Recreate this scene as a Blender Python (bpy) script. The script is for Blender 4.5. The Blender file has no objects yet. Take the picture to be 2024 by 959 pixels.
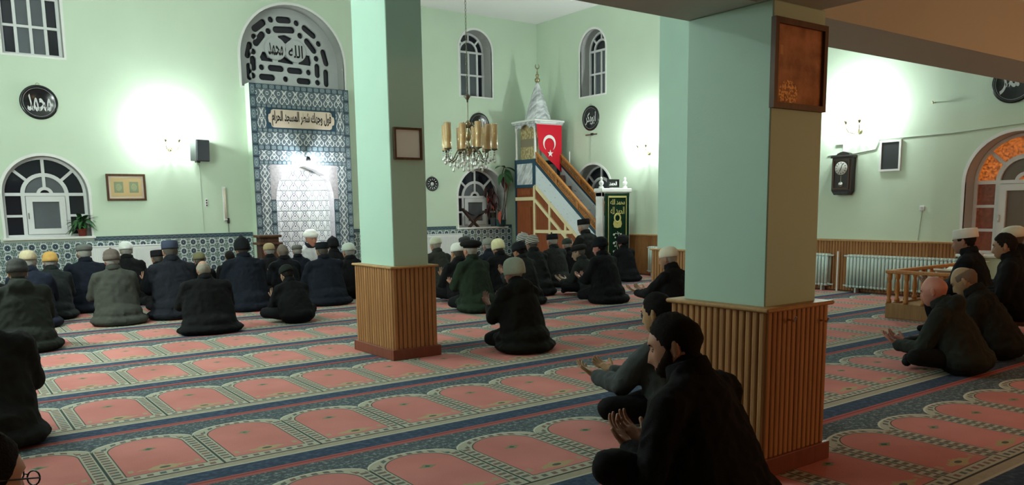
import bpy, bmesh, math, random
import numpy as np
from mathutils import Vector, Matrix, noise
from mathutils.geometry import tessellate_polygon

PI = math.pi
random.seed(7)
SC = bpy.context.scene
COL = SC.collection

# ---------------------------------------------------------------- camera (solved from the photograph's vanishing points)
F, CX, CY = 1573.8, 1012.0, 631.83
YAW, PITCH, ROLL = .6309, .1393, .0143
EYE = Vector((0, 0, 1.4))
_f = Vector((math.sin(YAW) * math.cos(PITCH), math.cos(YAW) * math.cos(PITCH), -math.sin(PITCH)))
_r = Vector((math.cos(YAW), -math.sin(YAW), 0))
_d = _f.cross(_r)
R_ = _r * math.cos(ROLL) + _d * math.sin(ROLL)
D_ = _d * math.cos(ROLL) - _r * math.sin(ROLL)
cam = bpy.data.cameras.new('camera')
cam.sensor_fit = 'HORIZONTAL'
cam.sensor_width = 36
cam.lens = F / 2024 * 36
cam.shift_y = (CY - 479.5) / 2024
cam.clip_start = .05
camo = bpy.data.objects.new('camera', cam)
COL.objects.link(camo)
m3 = Matrix((R_, -D_, -_f)).transposed()
camo.matrix_world = Matrix.Translation(EYE) @ m3.to_4x4()
SC.camera = camo

# ---------------------------------------------------------------- world, lamps, exposure
SC.view_settings.view_transform = 'Standard'
SC.view_settings.look = 'None'
SC.view_settings.gamma = 1
SC.view_settings.use_curve_mapping = False
SC.view_settings.exposure = 1.55
w = bpy.data.worlds.new('night')
SC.world = w
w.use_nodes = True
w.node_tree.nodes['Background'].inputs[0].default_value = (.02, .025, .035, 1)
w.node_tree.nodes['Background'].inputs[1].default_value = .3
COLD = (.90, 1.0, .97)
WARM = (1.0, .44, .19)
def lamp(name, loc, power, color, rad=.05):
    l = bpy.data.lights.new(name, 'POINT')
    l.energy = power; l.color = color; l.shadow_soft_size = rad
    o = bpy.data.objects.new(name, l); COL.objects.link(o); o.location = loc
    return o
P_SCONCE = 36
# lamps of the room that stand outside the picture: cold wall lamps on the left wall, warm bulbs under the gallery behind the camera; plus one added cold fill
lamp('left_wall_light', (-.45, 10.0, 2.7), 82, COLD, .08)
lamp('left_wall_light', (-.45, 6.3, 2.7), 18, COLD, .08)
lamp('added_upper_fill', (-.4, 8.5, 4.6), 55, COLD, .1)  # added fill that lifts the mid-hall, not a known lamp
lamp('gallery_light', (6.6, -1.6, 1.9), 42, WARM, .12)
lamp('gallery_light', (10.4, .9, 2.1), 14, WARM, .12)

# ---------------------------------------------------------------- pixel -> place
def ray(x, y): return R_ * ((x - CX) / F) + D_ * ((y - CY) / F) + _f
def onz(x, y, z=0.):
    v = ray(x, y); return EYE + v * ((z - EYE.z) / v.z)
def ony(x, y, Y):
    v = ray(x, y); return EYE + v * (Y / v.y)
def onx(x, y, X):
    v = ray(x, y); return EYE + v * (X / v.x)

# ---------------------------------------------------------------- node helper: python arithmetic -> math nodes
class N:
    def __init__(s, nt, sock): s.nt = nt; s.s = sock
    def _op(s, op, *a, clamp=False):
        n = s.nt.nodes.new('ShaderNodeMath'); n.operation = op; n.use_clamp = clamp
        for i, v in enumerate((s,) + a):
            if isinstance(v, N): s.nt.links.new(v.s, n.inputs[i])
            else: n.inputs[i].default_value = v
        return N(s.nt, n.outputs[0])
    def _c(s, v):
        if isinstance(v, N): return v
        n = s.nt.nodes.new('ShaderNodeValue'); n.outputs[0].default_value = v
        return N(s.nt, n.outputs[0])
    def __add__(s, o): return s._op('ADD', o)
    __radd__ = __add__
    def __sub__(s, o): return s._op('SUBTRACT', o)
    def __rsub__(s, o): return s._c(o)._op('SUBTRACT', s)
    def __mul__(s, o): return s._op('MULTIPLY', o)
    __rmul__ = __mul__
    def __truediv__(s, o): return s._op('DIVIDE', o)
    def __neg__(s): return s._op('MULTIPLY', -1.)
    def __lt__(s, o): return s._op('LESS_THAN', o)
    def __gt__(s, o): return s._op('GREATER_THAN', o)
    def abs(s): return s._op('ABSOLUTE')
    def sin(s): return s._op('SINE')
    def fract(s): return s._op('FRACT')
    def floor(s): return s._op('FLOOR')
    def sqrt(s): return s._op('SQRT')
    def max(s, o): return s._op('MAXIMUM', o)
    def min(s, o): return s._op('MINIMUM', o)
    def pow(s, o): return s._op('POWER', o)
    def clamp(s): return s._op('ADD', 0., clamp=True)

class Mat:
    """small wrapper round a principled material"""
    def __init__(s, name, rough=.6, spec=.3, metal=0.):
        s.m = bpy.data.materials.new(name); s.m.use_nodes = True
        s.nt = s.m.node_tree
        s.b = s.nt.nodes['Principled BSDF']
        s.b.inputs['Roughness'].default_value = rough
        s.b.inputs['Specular IOR Level'].default_value = spec
        s.b.inputs['Metallic'].default_value = metal
    def coords(s, kind='Object'):
        n = s.nt.nodes.new('ShaderNodeTexCoord'); q = s.nt.nodes.new('ShaderNodeSeparateXYZ')
        s.nt.links.new(n.outputs[kind], q.inputs[0]); s.vec = n.outputs[kind]
        return [N(s.nt, q.outputs[i]) for i in range(3)]
    def noise(s, scale, detail=2., vec=None, rough=.5):
        n = s.nt.nodes.new('ShaderNodeTexNoise')
        n.inputs['Scale'].default_value = scale; n.inputs['Detail'].default_value = detail; n.inputs['Roughness'].default_value = rough
        if vec is None:
            if not hasattr(s, 'vec'): s.coords()
            vec = s.vec
        s.nt.links.new(vec, n.inputs['Vector'])
        return N(s.nt, n.outputs['Fac'])
    def vec3(s, x, y, z):
        n = s.nt.nodes.new('ShaderNodeCombineXYZ')
        for i, v in enumerate((x, y, z)):
            if isinstance(v, N): s.nt.links.new(v.s, n.inputs[i])
            else: n.inputs[i].default_value = v
        return n.outputs[0]
    def mix(s, a, b, f):
        n = s.nt.nodes.new('ShaderNodeMix'); n.data_type = 'RGBA'
        if isinstance(f, N): s.nt.links.new(f.s, n.inputs[0])
        else: n.inputs[0].default_value = f
        for i, v in ((6, a), (7, b)):
            if isinstance(v, tuple): n.inputs[i].default_value = (*v, 1)
            else: s.nt.links.new(v, n.inputs[i])
        return n.outputs[2]
    def color(s, c):
        if isinstance(c, tuple): s.b.inputs['Base Color'].default_value = (*c, 1)
        else: s.nt.links.new(c, s.b.inputs['Base Color'])
        return s
    def bump(s, h, strength=.3, dist=.01):
        n = s.nt.nodes.new('ShaderNodeBump'); n.inputs['Strength'].default_value = strength; n.inputs['Distance'].default_value = dist
        s.nt.links.new(h.s, n.inputs['Height']); s.nt.links.new(n.outputs[0], s.b.inputs['Normal'])
        return s
    def emit(s, c, st):
        s.b.inputs['Emission Color'].default_value = (*c, 1); s.b.inputs['Emission Strength'].default_value = st
        return s

def srgb(r, g, b):
    f = lambda c: (c / 255 / 12.92) if c / 255 <= .04045 else ((c / 255 + .055) / 1.055) ** 2.4
    return (f(r), f(g), f(b))

_mats = {}
def M(name): return _mats[name].m
def reg(name, mt): _mats[name] = mt; return mt
def plain(name, col, rough=.6, spec=.3, metal=0., nscale=0, namt=.15, bump=0, bscale=None):
    mt = Mat(name, rough, spec, metal)
    if nscale:
        n = mt.noise(nscale, 3)
        mt.color(mt.mix(tuple(c * (1 - namt) for c in col), tuple(min(1, c * (1 + namt)) for c in col), n))
    else: mt.color(col)
    if bump:
        mt.bump(mt.noise(bscale or 60, 3), bump)
    return reg(name, mt)

# ---------------------------------------------------------------- mesh builder
class MB:
    def __init__(s): s.v = []; s.f = []; s.mi = []; s.cur = 0
    def add(s, vs, fs):
        o = len(s.v); s.v += [tuple(v) for v in vs]; s.f += [tuple(i + o for i in f) for f in fs]; s.mi += [s.cur] * len(fs)
        return s
    def box(s, x0, x1, y0, y1, z0, z1):
        vs = [(x, y, z) for z in (z0, z1) for y in (y0, y1) for x in (x0, x1)]
        return s.add(vs, [(0, 2, 3, 1), (4, 5, 7, 6), (0, 1, 5, 4), (2, 6, 7, 3), (0, 4, 6, 2), (1, 3, 7, 5)])
    def bevbox(s, x0, x1, y0, y1, z0, z1, b=.005):
        bm = bmesh.new(); bmesh.ops.create_cube(bm, size=1)
        for v in bm.verts:
            v.co = ((x0 + x1) / 2 + v.co.x * (x1 - x0), (y0 + y1) / 2 + v.co.y * (y1 - y0), (z0 + z1) / 2 + v.co.z * (z1 - z0))
        bmesh.ops.bevel(bm, geom=bm.edges[:], offset=b, segments=1, affect='EDGES')
        bm.verts.index_update()
        s.add([v.co[:] for v in bm.verts], [[v.index for v in f.verts] for f in bm.faces]); bm.free()
        return s
    def tube(s, pts, r, n=8, cap=True):
        pts = [Vector(p) for p in pts]; rs = r if isinstance(r, (list, tuple)) else [r] * len(pts)
        vs = []; fs = []; up = None
        for i, p in enumerate(pts):
            t = (pts[min(i + 1, len(pts) - 1)] - pts[max(i - 1, 0)])
            if t.length < 1e-9: t = Vector((0, 0, 1))
            t.normalize()
            if up is None: up = t.orthogonal().normalized()
            else:
                up = up - t * up.dot(t)
                up = up.normalized() if up.length > 1e-6 else t.orthogonal().normalized()
            q = t.cross(up)
            for k in range(n):
                a = 2 * PI * k / n; vs.append(p + (up * math.cos(a) + q * math.sin(a)) * rs[i])
        for i in range(len(pts) - 1):
            for k in range(n):
                fs.append((i * n + k, i * n + (k + 1) % n, (i + 1) * n + (k + 1) % n, (i + 1) * n + k))
        if cap:
            fs.append(tuple(range(n - 1, -1, -1))); fs.append(tuple(range((len(pts) - 1) * n, len(pts) * n)))
        return s.add(vs, fs)
    def lathe(s, prof, n=20, c=(0, 0, 0), sx=1, sy=1, axis='z', cap=True):
        vs = []; fs = []
        for r, z in prof:
            for k in range(n):
                a = 2 * PI * k / n; x, y = r * math.cos(a) * sx, r * math.sin(a) * sy
                if axis == 'z': vs.append((c[0] + x, c[1] + y, c[2] + z))
                elif axis == 'y': vs.append((c[0] + x, c[1] + z, c[2] + y))
                else: vs.append((c[0] + z, c[1] + x, c[2] + y))
        for i in range(len(prof) - 1):
            for k in range(n):
                q = (i * n + k, i * n + (k + 1) % n, (i + 1) * n + (k + 1) % n, (i + 1) * n + k)
                fs.append(q if axis != 'y' else q[::-1])
        if cap:
            for i, rev in ((0, 1), (len(prof) - 1, 0)):
                if prof[i][0] > 1e-5:
                    q = tuple(range(i * n, i * n + n)); q = q[::-1] if rev else q
                    fs.append(q if axis != 'y' else q[::-1])
        return s.add(vs, fs)
    def prism(s, poly, y0, y1, holes=()):
        """polygon in local x,z extruded along y from y0 (front) to y1; holes are further polylines"""
        loops = [list(poly)] + [list(h) for h in holes]
        tri = tessellate_polygon([[Vector((p[0], p[1], 0)) for p in l] for l in loops])
        flat = [p for l in loops for p in l]; n = len(flat)
        vs = [(p[0], y0, p[1]) for p in flat] + [(p[0], y1, p[1]) for p in flat]
        fs = []
        for t in tri:
            a, b, c = (flat[i] for i in t)
            ccw = (b[0] - a[0]) * (c[1] - a[1]) - (b[1] - a[1]) * (c[0] - a[0]) > 0
            t = t if ccw else t[::-1]
            fs.append(tuple(t)); fs.append(tuple(i + n for i in t[::-1]))
        o = 0
        for li, l in enumerate(loops):
            k = len(l)
            area = sum(l[i][0] * l[(i + 1) % k][1] - l[(i + 1) % k][0] * l[i][1] for i in range(k))
            flip = (area > 0) == (li == 0)
            for i in range(k):
                a, b = o + i, o + (i + 1) % k
                fs.append((a, a + n, b + n, b) if flip else (b, b + n, a + n, a))
            o += k
        return s.add(vs, fs)
    def ell(s, c, r, n=12, m=8):
        prof = []
        vs = [(c[0], c[1], c[2] - r[2])]; fs = []
        for i in range(1, m):
            t = -PI / 2 + PI * i / m
            for k in range(n):
                a = 2 * PI * k / n
                vs.append((c[0] + r[0] * math.cos(t) * math.cos(a), c[1] + r[1] * math.cos(t) * math.sin(a), c[2] + r[2] * math.sin(t)))
        vs.append((c[0], c[1], c[2] + r[2])); L = len(vs) - 1
        for k in range(n):
            fs.append((0, 1 + (k + 1) % n, 1 + k))
            for i in range(m - 2):
                a = 1 + i * n
                fs.append((a + k, a + (k + 1) % n, a + n + (k + 1) % n, a + n + k))
            fs.append((1 + (m - 2) * n + k, 1 + (m - 2) * n + (k + 1) % n, L))
        return s.add(vs, fs)
    def capsule(s, p0, p1, r0, r1, n=10, wide=1., waxis=(1, 0, 0)):
        """tapered capsule; cross-section stretched by wide along waxis"""
        p0, p1 = Vector(p0), Vector(p1); t = (p1 - p0)
        L = max(t.length, 1e-6); t = t / L
        wa = Vector(waxis); wa = (wa - t * wa.dot(t))
        wa = wa.normalized() if wa.length > 1e-4 else t.orthogonal().normalized()
        q = t.cross(wa); rings = []
        for k in range(4): a = -PI / 2 + PI / 2 * (k + .35) / 4; rings.append((p0 + t * r0 * math.sin(a), r0 * math.cos(a)))
        for k in range(5): rings.append((p0.lerp(p1, k / 4), r0 + (r1 - r0) * k / 4))
        for k in range(4): a = PI / 2 * (k + .65) / 4; rings.append((p1 + t * r1 * math.sin(a), r1 * math.cos(a)))
        vs = []; fs = []
        for c, r in rings:
            for k in range(n):
                a = 2 * PI * k / n; vs.append(c + wa * (r * wide * math.cos(a)) + q * (r * math.sin(a)))
        for i in range(len(rings) - 1):
            for k in range(n): fs.append((i * n + k, i * n + (k + 1) % n, (i + 1) * n + (k + 1) % n, (i + 1) * n + k))
        fs.append(tuple(range(n - 1, -1, -1))); fs.append(tuple(range((len(rings) - 1) * n, len(rings) * n)))
        return s.add(vs, fs)
    def mesh(s, name):
        me = bpy.data.meshes.new(name); me.from_pydata(s.v, [], s.f)
        if any(s.mi): me.polygons.foreach_set('material_index', s.mi)
        me.update(); return me
    def build(s, name, mat, parent=None, smooth=False, loc=None):
        me = s.mesh(name)
        for mm in (mat if isinstance(mat, (list, tuple)) else [mat]): me.materials.append(M(mm) if isinstance(mm, str) else mm)
        if smooth: me.polygons.foreach_set('use_smooth', [True] * len(me.polygons))
        return link(name, me, parent, loc)

def link(name, data, parent=None, loc=None):
    o = bpy.data.objects.new(name, data); COL.objects.link(o)
    if parent is not None: o.parent = parent
    if loc is not None: o.location = loc
    return o
def autosmooth(o, ang=40):
    me = o.data
    bm = bmesh.new(); bm.from_mesh(me); lim = math.radians(ang)
    for f in bm.faces: f.smooth = True
    for e in bm.edges:
        if len(e.link_faces) == 2 and e.calc_face_angle(0) > lim: e.smooth = False
    bm.to_mesh(me); bm.free(); return o
def empty(name, loc=(0, 0, 0), rz=0.):
    o = bpy.data.objects.new(name, None); COL.objects.link(o); o.location = loc; o.rotation_euler = (0, 0, rz); o.empty_display_size = .1
    return o
def tag(o, label=None, cat=None, group=None, kind=None):
    if label: o['label'] = label
    if cat: o['category'] = cat
    if group: o['group'] = group
    if kind: o['kind'] = kind
    return o
def struct(o, label=None): return tag(o, label, None, None, 'structure')
def arch(cx, z0, half, spring, n=24, top=None):
    """closed outline of an arched opening, counter-clockwise"""
    r = half if top is None else top - spring
    return [(cx - half, z0), (cx + half, z0)] + [(cx + half * math.cos(a), spring + r * math.sin(a)) for a in [PI * k / n for k in range(n + 1)]]
_txt = {}
def text_mesh(txt, size=1., depth=.0, bold=0.):
    """text -> mesh centred on the origin in x,z facing -y; returns (mesh, width, height)"""
    c = bpy.data.curves.new('lettering', 'FONT'); c.body = txt; c.size = size; c.extrude = depth; c.offset = bold
    c.align_x = 'CENTER'; c.align_y = 'CENTER'; c.resolution_u = 3
    o = bpy.data.objects.new('lettering', c); COL.objects.link(o)
    bpy.context.view_layer.update()
    me = bpy.data.meshes.new_from_object(o.evaluated_get(bpy.context.evaluated_depsgraph_get()))
    bpy.data.objects.remove(o); bpy.data.curves.remove(c)
    co = np.zeros(len(me.vertices) * 3); me.vertices.foreach_get('co', co); co = co.reshape(-1, 3)
    lo, hi = co.min(0), co.max(0); co -= (lo + hi) / 2
    new = np.stack([co[:, 0], -co[:, 2], co[:, 1]], 1)
    me.vertices.foreach_set('co', new.ravel()); me.update()
    return me, hi[0] - lo[0], hi[1] - lo[1]
def lettering(txt, mat, parent, cx, y, cz, wid, hei, depth=.002, bold=0., name='lettering'):
    me, w0, h0 = text_mesh(txt, 1., 0.0, bold)
    co = np.zeros(len(me.vertices) * 3); me.vertices.foreach_get('co', co); co = co.reshape(-1, 3)
    co[:, 0] *= wid / w0; co[:, 2] *= hei / h0
    me.vertices.foreach_set('co', co.ravel()); me.update()
    me.materials.append(M(mat)); o = link(name, me, parent, (cx, y, cz)); return o

# ================================================================= materials
def paint(name, col, amt=.06):
    mt = Mat(name, .55, .25)
    n = mt.noise(1.3, 4); n2 = mt.noise(14, 3)
    c = mt.mix(tuple(x * (1 - amt) for x in col), tuple(x * (1 + amt) for x in col), n)
    mt.color(c); mt.bump(n2 * .6 + mt.noise(90, 2) * .4, .12, .01)
    return reg(name, mt)
GREEN = (.58, .70, .56)
paint('green_paint', GREEN)
paint('column_green', (.42, .61, .53))
paint('white_paint', (.78, .79, .77), .03)
paint('reveal_grey', (.44, .45, .44), .03)
paint('ceiling_white', (.90, .89, .90), .03)
paint('beam_paint', (.50, .54, .50))
plain('window_white', (.74, .75, .76), .35, .4)
plain('plaster_screen', (.52, .54, .55), .6, .2, nscale=6, namt=.06)
plain('night_glass', (.012, .014, .022), .08, .5)
plain('frosted_dark', (.10, .115, .13), .35, .5, nscale=2.5, namt=.3)
plain('black_lacquer', (.012, .013, .015), .18, .5)
plain('silver_line', (.62, .63, .64), .35, .5)
plain('bright_metal', (.60, .60, .60), .25, .5, 1.)
plain('ink_black', (.015, .015, .016), .6)
plain('cream_panel', (.70, .58, .47), .5, .3, nscale=5, namt=.06)
plain('radiator_white', (.78, .79, .80), .35, .4)
plain('radiator_green', (.50, .62, .58), .4, .4)
plain('plastic_white', (.75, .75, .74), .4)
plain('plastic_black', (.02, .021, .024), .35, .4)
plain('grille_grey', (.045, .05, .06), .7)
plain('brass', (.42, .36, .22), .3, .5, .9, nscale=20, namt=.25)
plain('dark_brass', (.16, .15, .11), .35, .5, .85)
plain('crystal', (.88, .92, .90), .05, 1., .35)
plain('red_flag', (.62, .012, .03), .7, .2, nscale=3, namt=.06)
plain('flag_white', (.85, .83, .83), .7)
plain('marble_navy', (.022, .065, .105), .45, .3)
plain('cream_wood', (.78, .68, .42), .5, .3)
plain('pot_teal', (.012, .055, .062), .3, .5)
plain('pot_terracotta', (.30, .06, .04), .7)
plain('pot_grey', (.55, .56, .56), .6)
plain('leaf_green', (.035, .11, .035), .45, .4, nscale=9, namt=.35)
plain('leaf_dark', (.055, .018, .018), .45, .4, nscale=9, namt=.4)
plain('leaf_red', (.45, .09, .06), .5, .3)
plain('stem_brown', (.10, .085, .05), .7)
plain('book_paper', (.72, .68, .58), .7)
plain('book_green', (.03, .10, .07), .6)
plain('gold_thread', (.62, .55, .20), .45, .5, .2)
plain('silver_thread', (.55, .57, .50), .5, .4)
plain('green_velvet', (.004, .028, .014), .85, .15, nscale=12, namt=.3)
plain('mihrab_marble_white', (.80, .80, .78), .35, .4)
plain('spandrel_tile', (.36, .34, .36), .3, .5, nscale=22, namt=.5)
plain('earth', (.05, .035, .025), .9)
plain('cable', (.42, .50, .42), .6)
plain('cable_dark', (.03, .03, .03), .6)
plain('clock_face', (.62, .62, .58), .4)
plain('seam_red', (.22, .012, .025), .8)

def wood(name, a, b, rough=.45, spec=.35, scale=(9, 9, .8)):
    mt = Mat(name, rough, spec)
    x, y, z = mt.coords('Object')
    oi = mt.nt.nodes.new('ShaderNodeObjectInfo'); rnd = N(mt.nt, oi.outputs['Random'])
    v = mt.vec3(x * scale[0] + rnd * 37., y * scale[1] + rnd * 11., z * scale[2])
    n = mt.noise(4., 4, v, .6)
    f = ((n - .32) * 2.2 + (rnd - .5) * .5).clamp()
    mt.color(mt.mix(a, b, f)); mt.bump(n, .08, .004)
    return reg(name, mt)
wood('slat_wood', (.27, .115, .036), (.40, .19, .065))
wood('column_slat', (.29, .135, .050), (.42, .21, .085))
wood('trim_wood', (.36, .20, .075), (.50, .30, .13))
wood('skirting_wood', (.15, .042, .026), (.22, .062, .036))
wood('rail_wood', (.36, .14, .035), (.52, .23, .065))
wood('minbar_red', (.20, .05, .016), (.31, .085, .028))
wood('frame_wood', (.055, .025, .012), (.12, .058, .028))
wood('dark_wood', (.045, .018, .010), (.10, .042, .022))
wood('walnut', (.015, .011, .013), (.035, .024, .024), .3)
wood('oak_box', (.22, .115, .042), (.33, .175, .065))

# --- marbled white boards of the minbar
mt = Mat('grey_marble', .35, .4); x, y, z = mt.coords('Object')
v = mt.vec3(x * 3., y * 9. + z * 6., z * 3.)
n = mt.noise(1.4, 5, v, .65)
mt.color(mt.mix((.30, .32, .34), (.74, .77, .79), ((n - .36) * 4.2).clamp())); reg('grey_marble', mt)
mt = Mat('speckled_white', .4, .35); x, y, z = mt.coords('Object')
n = mt.noise(9., 2, mt.vec3(x, y * .7 + z * .8, z * 3.5 - y * 2.))
mt.color(mt.mix((.70, .77, .82), (.20, .23, .27), ((n - .66) * 14).clamp())); reg('speckled_white', mt)

# --- carpet: rows of arched niches, navy band, pink stripe, slate spandrels
mt = Mat('carpet', .95, .08)
X, Y, Z = mt.coords('Object')
far = Y > 6.80
pitch = 1.33 - far * .09
y0 = 4.22 + far * 2.64
wx = .575 - far * .008
x0 = 1.245 + far * (.69 - 1.245)
ry = (Y - y0) / pitch
v = (ry - ry.floor()) * 1.33
cu = (X - x0) / wx
iu = cu.floor()
u = (cu - iu) * .575
x = u - .2875
ax = x.abs()
q = lambda h: (1. - (ax / h).min(1.).pow(2.)).max(0.).sqrt()
vin = q(.2075) * .19 + .85
vout = q(.2876) * .17 + .93
step = lambda a, b: (a > b)
infield = (ax < .2075) * (v > .325) * (v < vin)
indash = (ax < .214) * (v > .318) * (v < (q(.214) * .192 + .855))
inborder = (v > .245) * (v < vout)
wob = mt.noise(26., 3)
fine = mt.noise(210., 2)
SAL = mt.mix((.48, .180, .160), (.62, .255, .230), (mt.noise(1.7, 3) - .3) * 2.)
SLATE = mt.mix((.075, .098, .112), (.24, .29, .295), ((mt.noise(34., 4, None, .7) - .50) * 7.).clamp())
NAVY = mt.mix((.040, .062, .105), (.080, .115, .175), ((wob - .45) * 4.).clamp())
c = SLATE
# edge line of the outer arch
rim = (v > (vout - .016)) * inborder
# dashes in the border: along v at the sides, along the arch and along the bottom
da = ((v / .052).fract() - .5).abs() < .27
dmid = ((ax - .2485).abs()) < .024
side = (v < .93)
dash_s = da * dmid * side * (v > .32)
ang = (x / .062).fract()
dash_t = ((ang - .5).abs() < .26) * (((v - (vin + vout) * .5).abs()) < .018) * (v > .93)
dash_b = (((x / .066).fract() - .5).abs() < .25) * (((v - .283).abs()) < .017)
dash = dash_s.max(dash_t).max(dash_b)
rndc = ((iu * 7.13 + (v / .052).floor() * 3.7 + (x / .062).floor() * 5.1).sin() * 43758.5).fract()
BORD = mt.mix((.36, .36, .29), (.46, .45, .36), wob)
DASH = mt.mix((.045, .10, .11), (.20, .095, .075), rndc)
bcol = mt.mix(BORD, DASH, dash * .85)
sepl = ((ax - .2875).abs() < .007) * (v < .95)
bcol = mt.mix(bcol, (.06, .085, .075), sepl)
bcol = mt.mix(bcol, (.56, .56, .45), rim)
c = mt.mix(c, bcol, inborder)
c = mt.mix(c, (.09, .10, .085), indash)
c = mt.mix(c, SAL, infield)
# small star and the base ornament inside the niche
st = (ax / .055 + (v - .80).abs() / .035) + (wob - .5) * 1.2
c = mt.mix(c, (.24, .24, .15), (st < 1.) * infield)
c = mt.mix(c, (.06, .13, .11), (st < .4) * infield)
orn = (ax / .13 + (v - .385).abs() / .05) + (wob - .5) * 1.6
c = mt.mix(c, (.42, .34, .20), (orn < 1.) * infield)
c = mt.mix(c, (.10, .12, .09), (((ax / .03).pow(2.) + ((v - .385) / .016).pow(2.)) < 1.) * infield)
dots = (((x / .07).fract() - .5).abs() < .2) * ((v - .40).abs() < .022) * (ax > .12) * (ax < .19) * infield
c = mt.mix(c, (.40, .33, .22), dots)
# bands under the niche
c = mt.mix(c, (.055, .055, .05), (v > .232) * (v < .247))
c = mt.mix(c, mt.mix((.30, .28, .22), (.42, .38, .29), wob), (v > .172) * (v < .232))
c = mt.mix(c, (.47, .45, .37), (v > .155) * (v < .172))
c = mt.mix(c, NAVY, v < .155)
c = mt.mix(c, mt.mix((.36, .115, .105), (.27, .05, .05), (v > 1.298) * (v < 1.312)), (v > 1.262))
c = mt.mix(c, (.16, .02, .03), ((Y - 6.805).abs() < .013))
mt.color(mt.mix(c, (0., 0., 0.), (fine - .35) * .35))
mt.bump(fine, .5, .006)
reg('carpet', mt)

# --- glazed tiles (pattern on each tile's own 0..1 coordinates)
def tile_mat(name, kind):
    mt = Mat(name, .22, .5); gx, gy, gz = mt.coords('Generated')
    u, v = gx, gz
    a = (u - .5).abs(); b = (v - .5).abs()
    W = (.60, .65, .66); S = (.075, .115, .135); G = (.13, .20, .19); K = (.022, .035, .075)
    if kind == 'dado':
        r = ((a / .36).pow(2.) + (b / .42).pow(2.)).sqrt()
        r2 = (((.5 - a) / .36).pow(2.) + ((.5 - b) / .42).pow(2.)).sqrt()
        leaf = ((((u - .5) * 34. * (v + .4)).sin()) > .82) * (r2 < .8)
        c = mt.mix(G, W, leaf)
        c = mt.mix(c, W, (r2 > .84) * (r2 < .97))
        c = mt.mix(c, W, r < 1.0)
        c = mt.mix(c, S, r < .74)
        pet = (r < .5) * (((a * 30.).sin() * (b * 30.).sin()) > -.25)
        c = mt.mix(c, K, pet)
        c = mt.mix(c, W, (r < .12))
    elif kind == 'border':
        r = ((a / .30).pow(2.) + (b / .30).pow(2.)).sqrt()
        c = mt.mix((.11, .16, .19), (.25, .31, .34), (r > .75) * (r < 1.1))
        c = mt.mix(c, (.30, .36, .38), r < .35)
        c = mt.mix(c, (.03, .05, .08), (b > .42).max(a > .44))
    elif kind == 'top':
        w1 = ((u * 12.56).sin() * .16 + .5 - v).abs() < .07
        c = mt.mix((.045, .085, .115), (.14, .19, .22), w1)
    elif kind == 'floral':
        bl = ((v * 6.2832).sin() * .17 + .24 - a).abs() < .045
        s2 = ((v * 12.566 + 1.).sin() * .10 + .10 - a).abs() < .035
        r = ((a / .13).pow(2.) + ((v - .42) / .12).pow(2.)).sqrt()
        fl = ((r > .6) * (r < 1.)).max(r < .3)
        cr = (((.5 - a) / .12).pow(2.) + ((v - .75) / .14).pow(2.)).sqrt()
        c = mt.mix((.13, .17, .20), (.66, .69, .69), bl.max(s2).max(fl).max((cr > .6) * (cr < 1.)))
        c = mt.mix(c, (.03, .045, .08), (a * 26.).sin() * (v * 31.).sin() > .82)
    elif kind == 'niche':
        r = ((a / .40).pow(2.) + (b / .46).pow(2.)).sqrt()
        bl = ((v * 6.2832).sin() * .16 + .26 - a).abs() < .035
        c = mt.mix((.62, .63, .62), (.10, .12, .15), bl.max((r > .50) * (r < .60)).max((r > .86) * (r < .95)))
        c = mt.mix(c, (.16, .12, .18), r < .22)
        c = mt.mix(c, (.13, .16, .18), (b > .47))
    mt.color(c)
    return reg(name, mt)
for k in ('dado', 'border', 'top', 'floral', 'niche'): tile_mat('tile_' + k, k)
plain('grout', (.30, .33, .33), .8)

# --- golden chandelier glass
mt = Mat('amber_glass', .07, .9); n = mt.noise(18., 3)
mt.color(mt.mix((.50, .30, .12), (.74, .50, .24), n)); mt.b.inputs['Transmission Weight'].default_value = .15
reg('amber_glass', mt)
mt = Mat('amber_glow_pane', .3, .5); n = mt.noise(30., 4, None, .7)
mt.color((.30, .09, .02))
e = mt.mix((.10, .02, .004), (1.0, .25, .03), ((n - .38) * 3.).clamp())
mt.nt.links.new(e, mt.b.inputs['Emission Color']); mt.b.inputs['Emission Strength'].default_value = .22  # orange light on the panes, put in as emission
reg('amber_glow_pane', mt)
mt = Mat('amber_glow_pane_dim', .3, .5); n = mt.noise(30., 4, None, .7)
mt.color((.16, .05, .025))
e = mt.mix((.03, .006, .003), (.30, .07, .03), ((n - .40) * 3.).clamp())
mt.nt.links.new(e, mt.b.inputs['Emission Color']); mt.b.inputs['Emission Strength'].default_value = .10  # weaker emitted orange light for the lower side panes
reg('amber_glow_pane_dim', mt)
mt = Mat('brown_pane', .35, .5); mt.color((.16, .115, .085)); reg('brown_pane', mt)
mt = Mat('lamp_glow', .3, .3); mt.color((.9, .95, .92)); mt.emit((.90, 1., .96), 45.); reg('lamp_glow', mt)
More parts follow.
